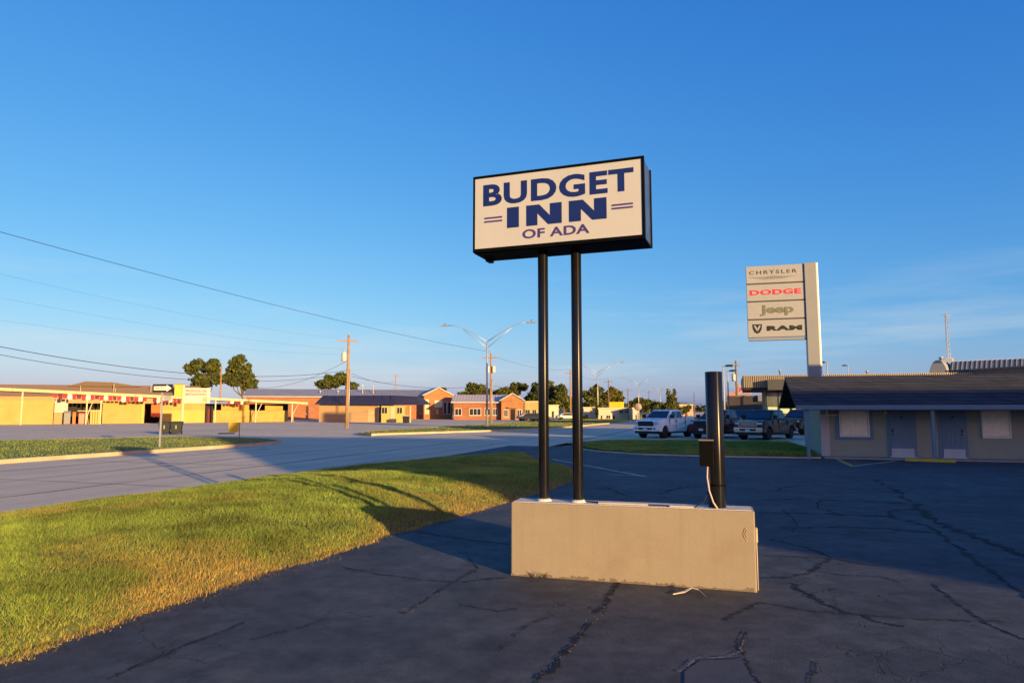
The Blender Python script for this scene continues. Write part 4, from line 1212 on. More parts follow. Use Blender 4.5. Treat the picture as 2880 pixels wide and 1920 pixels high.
# dark long building left of the showroom
FK = Fac(D(2035, 1150, 100), D(2180, 1150, 96), -0.38)
DKB = thing('brick_building', 'long low dark brick building with a white roof sign behind the trucks', 'building', FK.loc, FK.rot)
x0, x1, z0, z1 = FK.rect(2046, 2165, 1115, 1160)
obj('wall', MB().box(x0, x1 + 10, 0, 10, 0, z1), brick_mat('dark_brick', (.085, .07, .065), (.11, .09, .08), (.06, .055, .05)), DKB)
obj('coping', MB().box(x0 - .1, x1 + 10.1, -.1, 10.1, z1 + .003, z1 + .2), mat('brown_coping', (.20, .13, .1), rough=.7), DKB)
obj('stripe', MB().box(x0, x1, -.03, -.003, z1 - 2.0, z1 - 1.85), mat('stripe_tan', (.25, .2, .15)), DKB)
a0, a1, c0, c1 = FK.rect(2132, 2154, 1110, 1128, -.3)
obj('roof_sign', MB().box(a0, a1, -.3, -.12, c0, c1), M_PANEL, DKB)
# red "IN" sign on the roof beyond
FR = Fac(D(2040, 1100, 120), D(2115, 1100, 118), -0.4)
RS = thing('roadside_sign', 'red and white roadside sign peeping out left of the showroom fascia', 'sign', FR.loc, FR.rot)
a0, a1, c0, c1 = FR.rect(2068, 2112, 1083, 1106)
obj('sign_board', MB().box(a0, a1, 0, .4, c0, c1), mat('pink_board', (.72, .30, .30), rough=.5), RS)
t = shift(text_mesh('IN', (a1 - a0) * .55, (c1 - c0) * .55, .03, .05), a0 + (a1 - a0) * .08, -.003, c0 + (c1 - c0) * .2)
obj('lettering', t, mat('red_letter', (.62, .02, .05)), RS)
obj('sign_foot', MB().box(a0 + .2, a1 - .2, .05, .35, c0 - .9, c0 - .01), M_PANEL, RS)
for xx in (a0 + .6, a1 - .8):
    obj('post', MB().box(xx, xx + .2, .1, .3, 0, c0 - .9), M_GALV, RS)
b0, b1, d0, d1 = FR.rect(2050, 2078, 1103, 1112)
obj('lower_board', MB().box(b0, b1, .05, .35, d0, d1), mat('orange_board', (.6, .25, .14), rough=.6), RS)

# white lamp posts in the dealer lot
def lot_lamp(px, py_top, Y, label, n_heads=1, side=1):
    top = D(px, py_top, Y)
    T = thing('lot_lamp', label, 'lamp post', (top.x, top.y, -0.38), -AZ, 'dealer lot lamp posts')
    h = top.z + .38
    obj('pole', MB().lathe([(.09, 0), (.06, h)], n=8), M_PALE, T)
    obj('arm', MB().box(-.05, side * .5 if side > 0 else .05, -.03, .03, h - .06, h) if side > 0 else MB().box(-.5, .05, -.03, .03, h - .06, h), M_TRIMB, T)
    obj('lamp_head', MB().frustum((side * .2, side * 1.0, -.2, .2, h - .12), (side * .3, side * .9, -.15, .15, h + .1)) if side > 0 else MB().frustum((-1.0, -.2, -.2, .2, h - .12), (-.9, -.3, -.15, .15, h + .1)), M_TRIMB, T)
lot_lamp(2034, 1028, 72, 'white lamp post with a flat dark head beside the short black post', side=1)
lot_lamp(2046, 1042, 84, 'second, farther white lamp post left of the dark utility pole', side=1)
lot_lamp(2325, 1018, 88, 'lamp head rising over the showroom fascia right of the pylon', side=-1)
lot_lamp(2385, 1027, 120, 'small far lamp head above the ribbed fascia', side=-1)

# arched metal shed and mast, far right
FA = Fac(D(2580, 1046, 130), D(2900, 1046, 118), -0.4)
SHED = thing('metal_shed', 'arched corrugated metal shed roof showing above the motel at right', 'building', FA.loc, FA.rot)
zb_ = FA.at(2640, 1062)[1]
x0, x1 = FA.at(2612, 1020)[0], FA.at(2662, 1020)[0]
zt_ = FA.at(2632, 1012)[1]
cxm, rw = (x0 + x1) / 2, (x1 - x0) / 2
arc = [(cxm + rw * math.cos(a) * 1.12, zb_ - .5 + (zt_ - zb_ + .5) * math.sin(a)) for a in np.linspace(0, math.pi, 15)]
obj('wall', MB().box(x0 - .2, x1 + 26, 0.01, 12, 0, zb_ - .55), M_GALV, SHED)
obj('arched_end', MB().prism(arc, 'y', 0, 6), mat('shed_cladding', (.24, .26, .26), rough=.6, var=.12, scale=2), SHED)
rr = [(0.5, zb_ - .3), (3, zt_ - .35), (6, zt_ - .05), (9, zt_ - .35), (11.6, zb_ - .3)]
sr = obj('roof', MB().prism(rr, 'x', x1 + .1, x1 + 26), mat('shed_roof', (.12, .14, .15), rough=.5, var=.2, scale=.5), SHED)
rb = MB()
for k in range(34):
    xx = x1 + .4 + k * .75
    for (ya, za), (yb, zb2) in zip(rr[:2], rr[1:3]):
        rb.add([(xx, ya, za + .01), (xx + .12, ya, za + .01), (xx + .12, yb, zb2 + .01), (xx, yb, zb2 + .01), (xx, ya, za + .13), (xx + .12, ya, za + .13), (xx + .12, yb, zb2 + .13), (xx, yb, zb2 + .13)],
               [(4, 5, 6, 7), (0, 1, 5, 4), (0, 4, 7, 3), (1, 2, 6, 5)])
tag(obj('roof_rib', rb, M_GALV, sr), kind='stuff')
lw = FA.at(2578, 1040)[0]
obj('low_arch', MB().prism([(lw + (x0 - lw) * .5 * (1 - math.cos(a)), zb_ - .5 + (zt_ - zb_) * .45 * math.sin(a)) for a in np.linspace(0, math.pi, 11)], 'y', .5, 7), mat('shed_cladding', (.24, .26, .26)), SHED)
obj('chimney', MB().lathe([(.3, zt_ - .2), (.3, zt_ + .5), (.4, zt_ + .5), (.4, zt_ + .7)], (cxm, 3, 0), n=10), M_GALV, SHED)
obj('flood_lamp', MB().box(x1 - .2, x1 + 1.1, -.4, -.05, zt_ - .35, zt_ + .1), mat('cream_lamp', (.7, .6, .4), rough=.5), SHED)
# brown building corner at far right
FBn = Fac(D(2668, 1050, 70), D(2900, 1050, 62), -0.38)
BRN = thing('storage_building', 'plain brown building edge above the motel roof at far right', 'building', FBn.loc, FBn.rot)
zz = FBn.at(2690, 1040)[1]
obj('wall', MB().box(0, 9, 0, 8, 0, zz - .15), mat('brown_wall', (.17, .12, .10), rough=.85, var=.08), BRN)
obj('roof', MB().box(-.2, 9.2, -.2, 8.2, zz - .147, zz), mat('brown_roof', (.19, .14, .115), rough=.7), BRN)
# lattice mast
MT = D(2668, 1010, 150)
mtop = D(2668, 882, 150).z
MAST = thing('radio_mast', 'thin lattice radio mast with antennas at far right', 'mast', (MT.x, MT.y, -.4), 0.3)
mh = mtop + .4
ms = MB()
legs = [(-.55, -.3), (.55, -.3), (0, .6)]
for lx_, ly_ in legs:
    ms.tube([(lx_, ly_, 0), (lx_ * .35, ly_ * .35, mh)], .055, 5)
nseg = 22
for k in range(nseg):
    t0, t1 = k / nseg, (k + 1) / nseg
    for i in range(3):
        a, b = legs[i], legs[(i + 1) % 3]
        f0, f1 = 1 - .65 * t0, 1 - .65 * t1
        ms.tube([(a[0] * f0, a[1] * f0, mh * t0), (b[0] * f1, b[1] * f1, mh * t1)], .028, 4)
obj('lattice', ms, M_GALV, MAST)
obj('antenna', MB().tube([(-.9, 0, mh - .3), (1.6, 0, mh - .3)], .06, 5).tube([(-.5, 0, mh - .8), (1.2, 0, mh - .8)], .05, 5).tube([(0, 0, mh - .2), (0, 0, mh + .7)], .05, 5), M_GALV, MAST)
obj('antenna', MB().tube([(-1.3, 0, mh * .57), (1.4, 0, mh * .58)], .06, 5).tube([(.4, 0, mh * .52), (3.6, 0, mh * .54)], .05, 5), M_GALV, MAST)
obj('dish', MB().lathe([(.05, 0), (.4, .2)], (.8, -.3, mh * .47), 'y', 12), M_GALV, MAST)

# ================================================================== UTILITY POLES, LAMPS, WIRES
M_WOOD = mat('pole_wood', (0.30, 0.17, 0.08), rough=.9, var=.2, scale=2, bump=.4, bscale=12)
M_WOODD = mat('dark_pole_wood', (0.14, 0.10, 0.08), rough=.9, var=.2, scale=2)
M_CERAM = mat('insulator', (0.30, 0.30, 0.32), rough=.3)
POLES = {}
def utility_pole(key, label, px, Y, py_top, arm=2.2, armrot=0.0, transformer=None, wood=None, gear=False, group='wooden utility poles along the street'):
    top = D(px, py_top, Y)
    T = thing('utility_pole', label, 'utility pole', (top.x, top.y, -.41), armrot, group)
    h = top.z + .41
    obj('pole', MB().tube([(0, 0, 0), (0, 0, h * .5), (0, 0, h)], [.19, .16, .12], 10), wood or M_WOOD, T)
    zc = h - .75
    if arm:
        obj('crossarm', MB().box(-arm / 2, arm / 2, -.19, -.08, zc, zc + .12), wood or M_WOOD, T)
        for x in (-arm * .46, -arm * .2, arm * .2, arm * .46):
            obj('insulator', MB().lathe([(.05, zc + .12), (.07, zc + .2), (.04, zc + .3)], (x, -.135, 0), n=8), M_CERAM, T)
    obj('insulator', MB().lathe([(.05, h), (.07, h + .1), (.04, h + .22)], n=8), M_CERAM, T)
    if transformer:
        for sx in transformer:
            c = obj('transformer', MB().lathe([(.24, h - 3.0), (.27, h - 2.95), (.27, h - 2.05), (.24, h - 1.98)], (sx * .46, -.1, 0), n=14), mat('transformer_grey', (.42, .43, .41), rough=.5), T)
            obj('bushing', MB().lathe([(.05, h - 1.98), (.07, h - 1.85), (.03, h - 1.6)], (sx * .46, -.1, 0), n=8), M_CERAM, c)
    if gear:
        obj('riser_pipe', MB().tube([(.2, -.12, 0), (.2, -.12, h * .62)], .06, 6), M_GALV, T)
        for zz_ in (h * .62, h * .58, h * .54):
            obj('insulator', MB().lathe([(.06, -.05), (.09, .05), (.05, .15)], (.32, -.1, zz_), n=8), M_CERAM, T)
    POLES[key] = Vector((top.x, top.y, top.z))
    return T
utility_pole('A', 'orange-lit wooden utility pole with one transformer, standing before the tan wall', 981, 77, 942, 2.1, .12, (-1,), gear=True)
utility_pole('B', 'leaning wooden utility pole with two transformers behind the nearest street lamp', 1381, 103, 993, 2.6, -.3, (-1, 1), gear=True)
utility_pole('C', 'tall slim utility pole seen between the two sign poles', 1604, 145, 1040, 2.4, -.3)
utility_pole('D', 'utility pole just right of the second street lamp', 1711, 190, 1067, 2.6, -.3, wood=M_WOODD)
utility_pole('E', 'far utility pole standing left of the white pickup', 1766, 235, 1092, 3.2, -.3, wood=M_WOODD)
utility_pole('F', 'slim bare utility pole in front of the pair of big trees', 623, 140, 1028, .0, 0)
utility_pole('H', 'far pole with a crossarm behind the grey metal roof', 1113, 220, 1052, 2.4, 0)
utility_pole('K', 'dark utility pole crowded with gear behind the parked trucks', 2069, 100, 1014, 1.2, .2, (-1,), wood=M_WOODD, gear=True)
utility_pole('L', 'farthest utility pole, beyond the white pickup', 1825, 270, 1098, 3.0, -.3, wood=M_WOODD)
utility_pole('M', 'thin pole with a faded box beyond the red pickup roof', 1952, 240, 1103, .0, 0, wood=M_WOODD)

utility_pole('Z', 'wooden utility pole out of frame at left that carries the sagging wires', -330, 35.2, 552, 2.2, .6)

def street_lamp(r_, label, s_=-25.8):
    p = SR(s_, r_, -.21)
    T = thing('street_lamp', label, 'street lamp', p, -AZ, 'twin-arm street lamps along the median')
    h = 9.5
    obj('pole', MB().tube([(0, 0, 0), (0, 0, h)], [.13, .08], 10), M_GALV, T)
    obj('base_plate', MB().box(-.25, .25, -.25, .25, 0, .06), M_GALV, T)
    for sg in (-1, 1):
        up = [(0, 0, h - .05), (sg * 1.6, 0, h + .95), (sg * 2.9, 0, h + 1.6), (sg * 3.9, 0, h + 1.92), (sg * 4.7, 0, h + 2.02)]
        lo = [(0, 0, h - .75), (sg * 1.6, 0, h + .45), (sg * 2.9, 0, h + 1.45)]
        a = obj('arm', MB().tube(up, [.05, .045, .04, .035, .035], 6).tube(lo, .035, 6), M_GALV, T)
        obj('lamp_head', MB().frustum((min(sg * 4.6, sg * 5.7), max(sg * 4.6, sg * 5.7), -.16, .16, h + 1.93), (min(sg * 4.7, sg * 5.6), max(sg * 4.7, sg * 5.6), -.1, .1, h + 2.1)), M_GALV, a)
        obj('photocell', MB().lathe([(.05, h + 2.1), (.05, h + 2.25)], (sg * 5.2, 0, 0), n=8), M_TRIMB, a)
street_lamp(72.5, 'nearest twin-arm street lamp, standing on the grass strip')
street_lamp(141, 'second twin-arm street lamp down the road, right of the sign poles')
street_lamp(209, 'third twin-arm street lamp, above the white pickup')
street_lamp(278, 'fourth and smallest twin-arm street lamp, partly behind the cedar')

def wire(name, label, a, b, sag, rad=.013, group='overhead wires'):
    a, b = Vector(a), Vector(b); pts = []
    for k in range(25):
        t = k / 24; p = a.lerp(b, t); p.z -= sag * 4 * t * (1 - t); pts.append(p)
    o = obj(name, MB().tube(pts, rad, 4), M_WIRE)
    return tag(o, label, 'wire', group)
Bt, At, Ct = POLES['B'], POLES['A'], POLES['C']
wire('overhead_wire', 'highest overhead wire, from the pole behind the street lamp to the upper left', Bt + Vector((0, 0, .2)), D(-330, 560, 34), .7, .017)
wire('overhead_wire', 'fainter overhead wire running left from the top of the orange-lit pole', At + Vector((-.9, 0, -.4)), D(-330, 690, 36), .6, .004)
wire('overhead_wire', 'second faint overhead wire running left from the orange-lit pole', At + Vector((-.4, 0, -1.6)), D(-330, 770, 36), .6, .004)
wire('overhead_wire', 'third faint overhead wire, low over the trees at left', At + Vector((-.2, 0, -2.2)), D(-330, 850, 36), .6, .0035)
wire('overhead_wire', 'upper of the paired dark cables sagging over the market roof', At + Vector((-.1, 0, -4.0)), D(-330, 905, 36), 1.6, .02)
wire('overhead_wire', 'lower of the paired dark cables sagging over the market roof', At + Vector((-.1, 0, -4.3)), D(-330, 930, 36), 1.7, .016)
wire('overhead_wire', 'service cable falling from the orange-lit pole towards the grey roof at left', At + Vector((-.1, 0, -2.9)), D(725, 1090, 108), .9, .02)
wire('overhead_wire', 'cable from the orange-lit pole to the pole with two transformers', At + Vector((.1, 0, -4.6)), Bt + Vector((0, 0, -4.6)), 1.0, .02)
wire('overhead_wire', 'upper cable running from the orange-lit pole behind the grey metal roof', At + Vector((.1, 0, -4.2)), POLES['H'] + Vector((0, 0, -2)), 1.0, .02)
wire('overhead_wire', 'overhead wire leaving the two-transformer pole for the slim pole', Bt + Vector((.5, 0, -.5)), Ct + Vector((0, 0, .2)), .8, .015)
wire('overhead_wire', 'overhead wire between the slim pole and the next pole down the road', Ct + Vector((.5, 0, -.5)), POLES['D'] + Vector((0, 0, .2)), .8, .015)
wire('overhead_wire', 'lower cable between the two-transformer pole and the slim pole', Bt + Vector((0, 0, -4.8)), Ct + Vector((0, 0, -4.2)), .8, .02)

# ================================================================== ACROSS THE ROAD
M_YWALL = mat('yellow_painted_wall', (0.39, 0.255, 0.085), rough=.8, var=.08, scale=.8, bump=.2, bscale=20, dirt=(.34, .20, .05), dscale=.5)
M_YBRIGHT = mat('bright_yellow_wall', (0.43, 0.31, 0.085), rough=.8, var=.06, scale=.8)
M_YBLOCK = brick_mat('yellow_block', (.39, .27, .085), (.43, .30, .10), (.27, .18, .05), bw=.42, bh=.21, msize=.015)
M_OBOARD = mat('orange_board_wall', (0.48, 0.24, 0.06), rough=.8, var=.2, scale=2)
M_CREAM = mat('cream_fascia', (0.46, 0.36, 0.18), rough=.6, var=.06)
M_CREAMP = mat('cream_post', (0.44, 0.37, 0.23), rough=.6, var=.06)
M_BROWNR = mat('brown_shingle', (0.26, 0.17, 0.10), rough=.95, var=.15, scale=3)
M_RED = mat('red_cloth', (0.40, 0.025, 0.04), rough=.8, var=.2)
M_MAROON = mat('maroon_cloth', (0.12, 0.012, 0.03), rough=.8, var=.2)
M_WHITEC = mat('white_cloth', (0.62, 0.55, 0.52), rough=.8, var=.1)
M_REDP = mat('red_cooler', (0.42, 0.03, 0.025), rough=.4)
M_ORANGE = mat('orange_sheet', (0.62, 0.12, 0.03), rough=.6)
M_NAVYCL = mat('navy_awning', (0.022, 0.023, 0.055), rough=.7, var=.12)
M_TAN = mat('tan_wall', (0.35, 0.23, 0.12), rough=.85, var=.07, scale=.7, bump=.2, bscale=15)
M_BRICK = brick_mat('orange_brick', (.31, .115, .04), (.37, .145, .05), (.30, .18, .10), bw=.22, bh=.075, msize=.012)
M_BRICKD = brick_mat('red_brick', (.25, .085, .04), (.31, .11, .048), (.25, .15, .1), bw=.22, bh=.075, msize=.012)
M_ROOFM = mat('grey_metal_roof', (0.30, 0.29, 0.29), rough=.5, var=.1, scale=.4, metal=.2)
M_ROOFP = mat('pale_metal_roof', (0.48, 0.42, 0.38), rough=.5, var=.08, scale=.4)
GZ = -0.41

# ---- open-fronted market with the long canopy
FY = Fac(G(160, 1192, GZ), G(868, 1185, GZ), GZ)
MK = thing('market_building', 'long yellow market stand with a flat cream canopy and red pennants', 'building', FY.loc, FY.rot)
XE = FY.at(868, 1150)[0]
XW = FY.at(-160, 1150)[0]
def wallseg(px0, px1, pyt, m_, nm='wall', dy=0.0, th=.25, pyb=None):
    x0, x1 = FY.at(px0, 1160, dy)[0], FY.at(px1, 1160, dy)[0]
    zt = FY.at((px0 + px1) / 2, pyt, dy)[1]
    zb = 0 if pyb is None else FY.at((px0 + px1) / 2, pyb, dy)[1]
    return obj(nm, MB().box(x0, x1, dy, dy + th, zb, zt), m_, MK)
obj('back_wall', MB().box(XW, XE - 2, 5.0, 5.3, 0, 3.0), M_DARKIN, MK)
wallseg(288, 396, 1128, M_YWALL)
wallseg(396.5, 406, 1124, M_YBRIGHT, dy=-.1)
wallseg(450, 576, 1152, M_YBRIGHT)
wallseg(450, 576, 1128, M_YWALL, pyb=1151.7, dy=.02)
wallseg(600, 702, 1153, M_YBLOCK)
wallseg(622, 700, 1137, M_OBOARD, pyb=1152.7, dy=.03)
wallseg(704, 800, 1154, M_YBLOCK)
wallseg(745, 795, 1140, M_OBOARD, pyb=1153.7, dy=.03)
wallseg(-140, 150, 1125, M_YWALL)
# side wing that turns back at the left: pale grey shutter, drum and coolers stand under the canopy
wallseg(152, 190, 1122, mat('grey_shutter', (.33, .34, .33), rough=.6, var=.1), 'shutter', dy=.4, pyb=1160)
wallseg(152, 176, 1160.5, M_TAN, 'low_wall', dy=.3)
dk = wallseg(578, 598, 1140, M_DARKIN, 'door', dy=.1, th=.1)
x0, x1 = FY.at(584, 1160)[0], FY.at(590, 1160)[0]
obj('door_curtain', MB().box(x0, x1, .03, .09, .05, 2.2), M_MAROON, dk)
# canopy: slab rising towards the left end, front edge 3.5 m out
cd = -3.2
def cz(x):
    a, b = FY.at(160, 1098, cd), FY.at(866, 1131, cd)
    return a[1] + (b[1] - a[1]) * (x - a[0]) / (b[0] - a[0])
x0, x1 = XW, FY.at(866, 1131, cd)[0]
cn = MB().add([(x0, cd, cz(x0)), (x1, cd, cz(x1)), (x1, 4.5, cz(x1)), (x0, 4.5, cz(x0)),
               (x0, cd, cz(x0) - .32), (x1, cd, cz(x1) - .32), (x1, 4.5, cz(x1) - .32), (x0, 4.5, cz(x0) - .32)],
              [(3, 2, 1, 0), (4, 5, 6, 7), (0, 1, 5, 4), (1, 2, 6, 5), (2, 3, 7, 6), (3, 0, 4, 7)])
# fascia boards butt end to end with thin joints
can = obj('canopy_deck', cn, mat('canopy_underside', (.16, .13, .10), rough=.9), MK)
k = x0
while k < x1 - .5:
    e = min(k + 7.3, x1)
    obj('fascia_board', MB().add([(k + .02, cd - .06, cz(k) + .03), (e - .02, cd - .06, cz(e) + .03), (e - .02, cd - .06, cz(e) - .36), (k + .02, cd - .06, cz(k) - .36),
                                  (k + .02, cd - .003, cz(k) + .03), (e - .02, cd - .003, cz(e) + .03), (e - .02, cd - .003, cz(e) - .36), (k + .02, cd - .003, cz(k) - .36)],
                                 [(3, 2, 1, 0), (4, 5, 6, 7), (0, 1, 5, 4), (2, 3, 7, 6), (1, 2, 6, 5), (0, 4, 7, 3)]), M_CREAM, can)
    k += 7.3
# posts with slanted braces
for px in (-60, 60, 243, 283, 605, 719, 821):
    x = FY.at(px, 1160, cd + .3)[0]
    p = obj('canopy_post', MB().box(x - .09, x + .09, cd + .2, cd + .38, 0, cz(x) - .325), M_CREAMP, MK)
    if px in (243, 719, 821):
        obj('brace', MB().tube([(x + .3, cd + .29, .02), (x + .12, cd + .29, 1.2), (x + 1.0, cd + .29, cz(x) - .34)], .07, 6), M_CREAMP, p)
# railing
for px in (257, 264, 271, 278):
    x = FY.at(px, 1160, cd + .5)[0]
    obj('rail_post', MB().box(x - .12, x + .12, cd + .42, cd + .5, 0, FY.at(px, 1152, cd + .5)[1]), M_YBRIGHT, MK)
xa_, xb_ = FY.at(218, 1160, cd + .5)[0], FY.at(285, 1160, cd + .5)[0]
zr_ = FY.at(250, 1154, cd + .5)[1]
obj('rail', MB().box(xa_, xb_, cd + .502, cd + .56, zr_ - .1, zr_), M_CREAMP, MK)
# pennants under the canopy edge
rg = random.Random(4)
def pennants(px0, px1, row_py, step, cols):
    x = FY.at(px0, 1120, cd + .15)[0]; xe = FY.at(px1, 1120, cd + .15)[0]
    i = 0
    while x < xe:
        z = cz(x) - .34; w = step * rg.uniform(.75, .95); h = row_py * rg.uniform(.8, 1.15)
        sl = rg.uniform(-.06, .06)
        obj('pennant', MB().add([(x, cd + .15, z), (x + w, cd + .15, z - .02), (x + w + sl, cd + .17 + sl, z - h), (x + sl, cd + .16 - sl, z - h * rg.uniform(.9, 1.05)),
                                 (x, cd + .165, z), (x + w, cd + .165, z - .02), (x + w + sl, cd + .185 + sl, z - h), (x + sl, cd + .175 - sl, z - h)],
                                [(0, 3, 2, 1), (4, 5, 6, 7), (0, 1, 5, 4), (1, 2, 6, 5), (2, 3, 7, 6), (3, 0, 4, 7)]), cols[i % len(cols)] if rg.random() < .8 else rg.choice(cols), MK)
        x += step; i += 1
pennants(150, 408, .75, .55, [M_RED, M_MAROON, M_RED, M_WHITEC])
pennants(430, 500, .7, .55, [M_MAROON, M_WHITEC, M_RED])
pennants(640, 682, .5, .5, [M_RED, M_WHITEC, M_MAROON])
# things for sale under the canopy
def under(nm, label, cat, px0, px1, py0, py1, m_, depth=.7, dy=-1.2, bevel=.03, lid=None, group=None):
    x0, x1, z0, z1 = FY.rect(px0, px1, py0, py1, dy)
    T = thing(nm, label, cat, FY.A + FY.u * ((x0 + x1) / 2) + FY.n * (dy + depth / 2) + Vector((0, 0, GZ)), FY.rot, group)
    w = (x1 - x0) / 2
    obj('body', MB().frustum((-w * .94, w * .94, -depth / 2, depth / 2, 0), (-w, w, -depth / 2, depth / 2, z1 * .86)), m_, T, bevel)
    obj('lid', MB().frustum((-w * 1.03, w * 1.03, -depth / 2 - .03, depth / 2 + .03, z1 * .862), (-w * .9, w * .9, -depth / 2 + .05, depth / 2 - .05, z1)), lid or m_, T, .02)
    return T
under('drum', 'slate grey drum standing under the market canopy at far left', 'drum', 178, 200, 1155, 1188, mat('slate_drum', (.10, .11, .14), rough=.5))
under('cooler', 'orange cooler cabinet under the market canopy', 'cooler', 203, 214, 1158, 1187, M_ORANGE)
under('cooler', 'red cooler cabinet beside the white canopy post', 'cooler', 220, 241, 1158, 1187, M_REDP)
x0, x1, z0, z1 = FY.rect(424, 452, 1122, 1172, -.6)
CL = thing('hanging_cloth', 'bright orange-red cloth hanging beside the one-way sign post', 'cloth', FY.A + FY.u * x0 + FY.n * -.6 + Vector((0, 0, GZ + z0)), FY.rot)
cm = MB(); nn = 14
for i in range(nn + 1):
    x = (x1 - x0) * i / nn; y = .08 * math.sin(i * 1.4)
    top = (z1 - z0) * (1 - .55 * abs(i / nn - .62))
    cm.v += [(x, y, .08 * math.sin(i)), (x, y * .6, top), (x, y + .03, .08 * math.sin(i)), (x, y * .6 + .03, top)]
for i in range(nn):
    a = 4 * i; cm.f += [[a, a + 4, a + 5, a + 1], [a + 2, a + 3, a + 7, a + 6]]; cm.s += [True, True]
obj('cloth', cm, M_ORANGE, CL)
# roof of the building behind, brown shingles with a raised middle
FBk = Fac(G(100, 1178, GZ), G(700, 1176, GZ), GZ)
BK = thing('shop_building', 'brown shingle-roofed building rising behind the market canopy', 'building', FBk.loc, FBk.rot)
x0, x1 = FBk.at(-220, 1100)[0], FBk.at(545, 1100)[0]
zl = FBk.at(300, 1112)[1]; zh = FBk.at(300, 1083, 6)[1]
obj('wall', MB().box(x0, x1, 0, 12, 0, zl), M_TAN, BK)
rf = obj('roof', MB().prism([(-.8, zl - .1), (6, zh), (12.8, zl - .1)], 'x', x0 - .5, x1 + .5), M_BROWNR, BK)
xr0, xr1 = FBk.at(238, 1080, 6)[0], FBk.at(320, 1080, 6)[0]
zhh = FBk.at(270, 1073, 6)[1]
obj('raised_roof', MB().prism([(xr0 - 3, zh - .3), (xr0 + .5, zhh), (xr1, zhh - .15), (xr1 + 6, zh - .3)], 'y', 4.5, 8), mat('dull_brown_cladding', (.12, .085, .055), rough=.9), rf)
for px, pt in ((227, 1085), (321, 1078), (425, 1082), (325, 1092)):
    x, z = FBk.at(px, pt, 2)
    obj('vent_pipe', MB().lathe([(.07, zl), (.07, z)], (x, 2, 0), n=8), M_CREAMP, rf)
x0, x1, z0, z1 = FBk.rect(490, 519, 1082, 1113, -1.2)
ys = obj('roof_panel', MB().box(x0, x1, -1.2, -1.0, z0, z1), mat('yellow_panel', (.5, .36, .04), rough=.6, var=.15, scale=1.5), BK)
obj('panel_cap', MB().box(x0 - .1, x1 + .1, -1.25, -.95, z1 + .003, z1 + .25), M_BROWNR, ys)

# market sign on its white post
sp = D(512, 1182, 84)
MS = thing('market_sign', 'white market sign with red lettering on a tall cream post', 'sign', (sp.x, sp.y, GZ), FY.rot)
q0, q1 = D(518, 1090, 84), D(580, 1133, 84)
w_ = q1.x - q0.x; zt_, zb_ = q0.z - GZ, q1.z - GZ
obj('post', MB().box(-.13, .13, -.1, .1, 0, D(512, 1082, 84).z - GZ), M_CREAMP, MS)
bd = obj('sign_board', MB().box(.135, .135 + w_ * 1.05, -.08, .08, zb_, zt_), mat('weathered_white_board', (.44, .38, .33), rough=.6, var=.08), MS)
hb = zt_ - zb_
obj('lettering', shift(text_mesh('PRODUCE ON', w_ * .86, hb * .16, .02, .03), .22, -.083, zb_ + hb * .72), mat('red_print', (.50, .06, .08), rough=.6), bd)
obj('lettering', shift(text_mesh('BROADWAY', w_ * .88, hb * .16, .02, .03), .22, -.083, zb_ + hb * .50), mat('red_print', (.50, .06, .08), rough=.6), bd)
obj('message_strip', MB().box(.3, .3 + w_ * .6, -.09, -.081, zb_ + hb * .12, zb_ + hb * .36), mat('grey_strip', (.38, .36, .33), rough=.6), bd)
obj('message_strip', MB().box(.3 + w_ * .68, .3 + w_ * .88, -.09, -.081, zb_ + hb * .08, zb_ + hb * .40), mat('olive_strip', (.30, .26, .12), rough=.6), bd)

# one-way sign on the median
ow = G(449, 1257, -.2)
OWS = thing('one_way_sign', 'black and white one-way arrow sign on a steel post in the median grass', 'sign', ow, -math.radians(2))
ky = ow.y
def ozx(px, py):
    p = D(px, py, ky); return p.x - ow.x, p.z - ow.z
ptop = ozx(455, 1079)[1]
obj('post', MB().box(-.035, .035, -.03, .03, 0, ptop), M_GALV, OWS)
xa_, z1 = ozx(431, 1080); xb_, z0 = ozx(487, 1103)
pl = obj('sign_plate', MB().box(xa_, xb_, -.045, -.032, z0, z1), mat('sign_black', (.015, .013, .012), rough=.5), OWS)
hz = z1 - z0; wz = xb_ - xa_; zc = (z0 + z1) / 2
ar = [(xa_ + wz * .06, zc - hz * .24), (xa_ + wz * .70, zc - hz * .24), (xa_ + wz * .70, zc - hz * .42), (xa_ + wz * .95, zc), (xa_ + wz * .70, zc + hz * .42), (xa_ + wz * .70, zc + hz * .24), (xa_ + wz * .06, zc + hz * .24)]
aw = obj('arrow', MB().prism(ar, 'y', -.049, -.0455), mat('sign_white', (.72, .68, .55), rough=.4), pl)
obj('lettering', shift(text_mesh('ONE WAY', wz * .58, hz * .26, .0015, .01), xa_ + wz * .10, -.0495, zc - hz * .13), mat('sign_black', (.015, .013, .012)), pl)
xa2, z12 = ozx(452, 1112); xb2, z02 = ozx(481, 1126)
obj('rear_plate', MB().box(xa2, xb2, .032, .04, z02, z12), M_GALV, OWS)

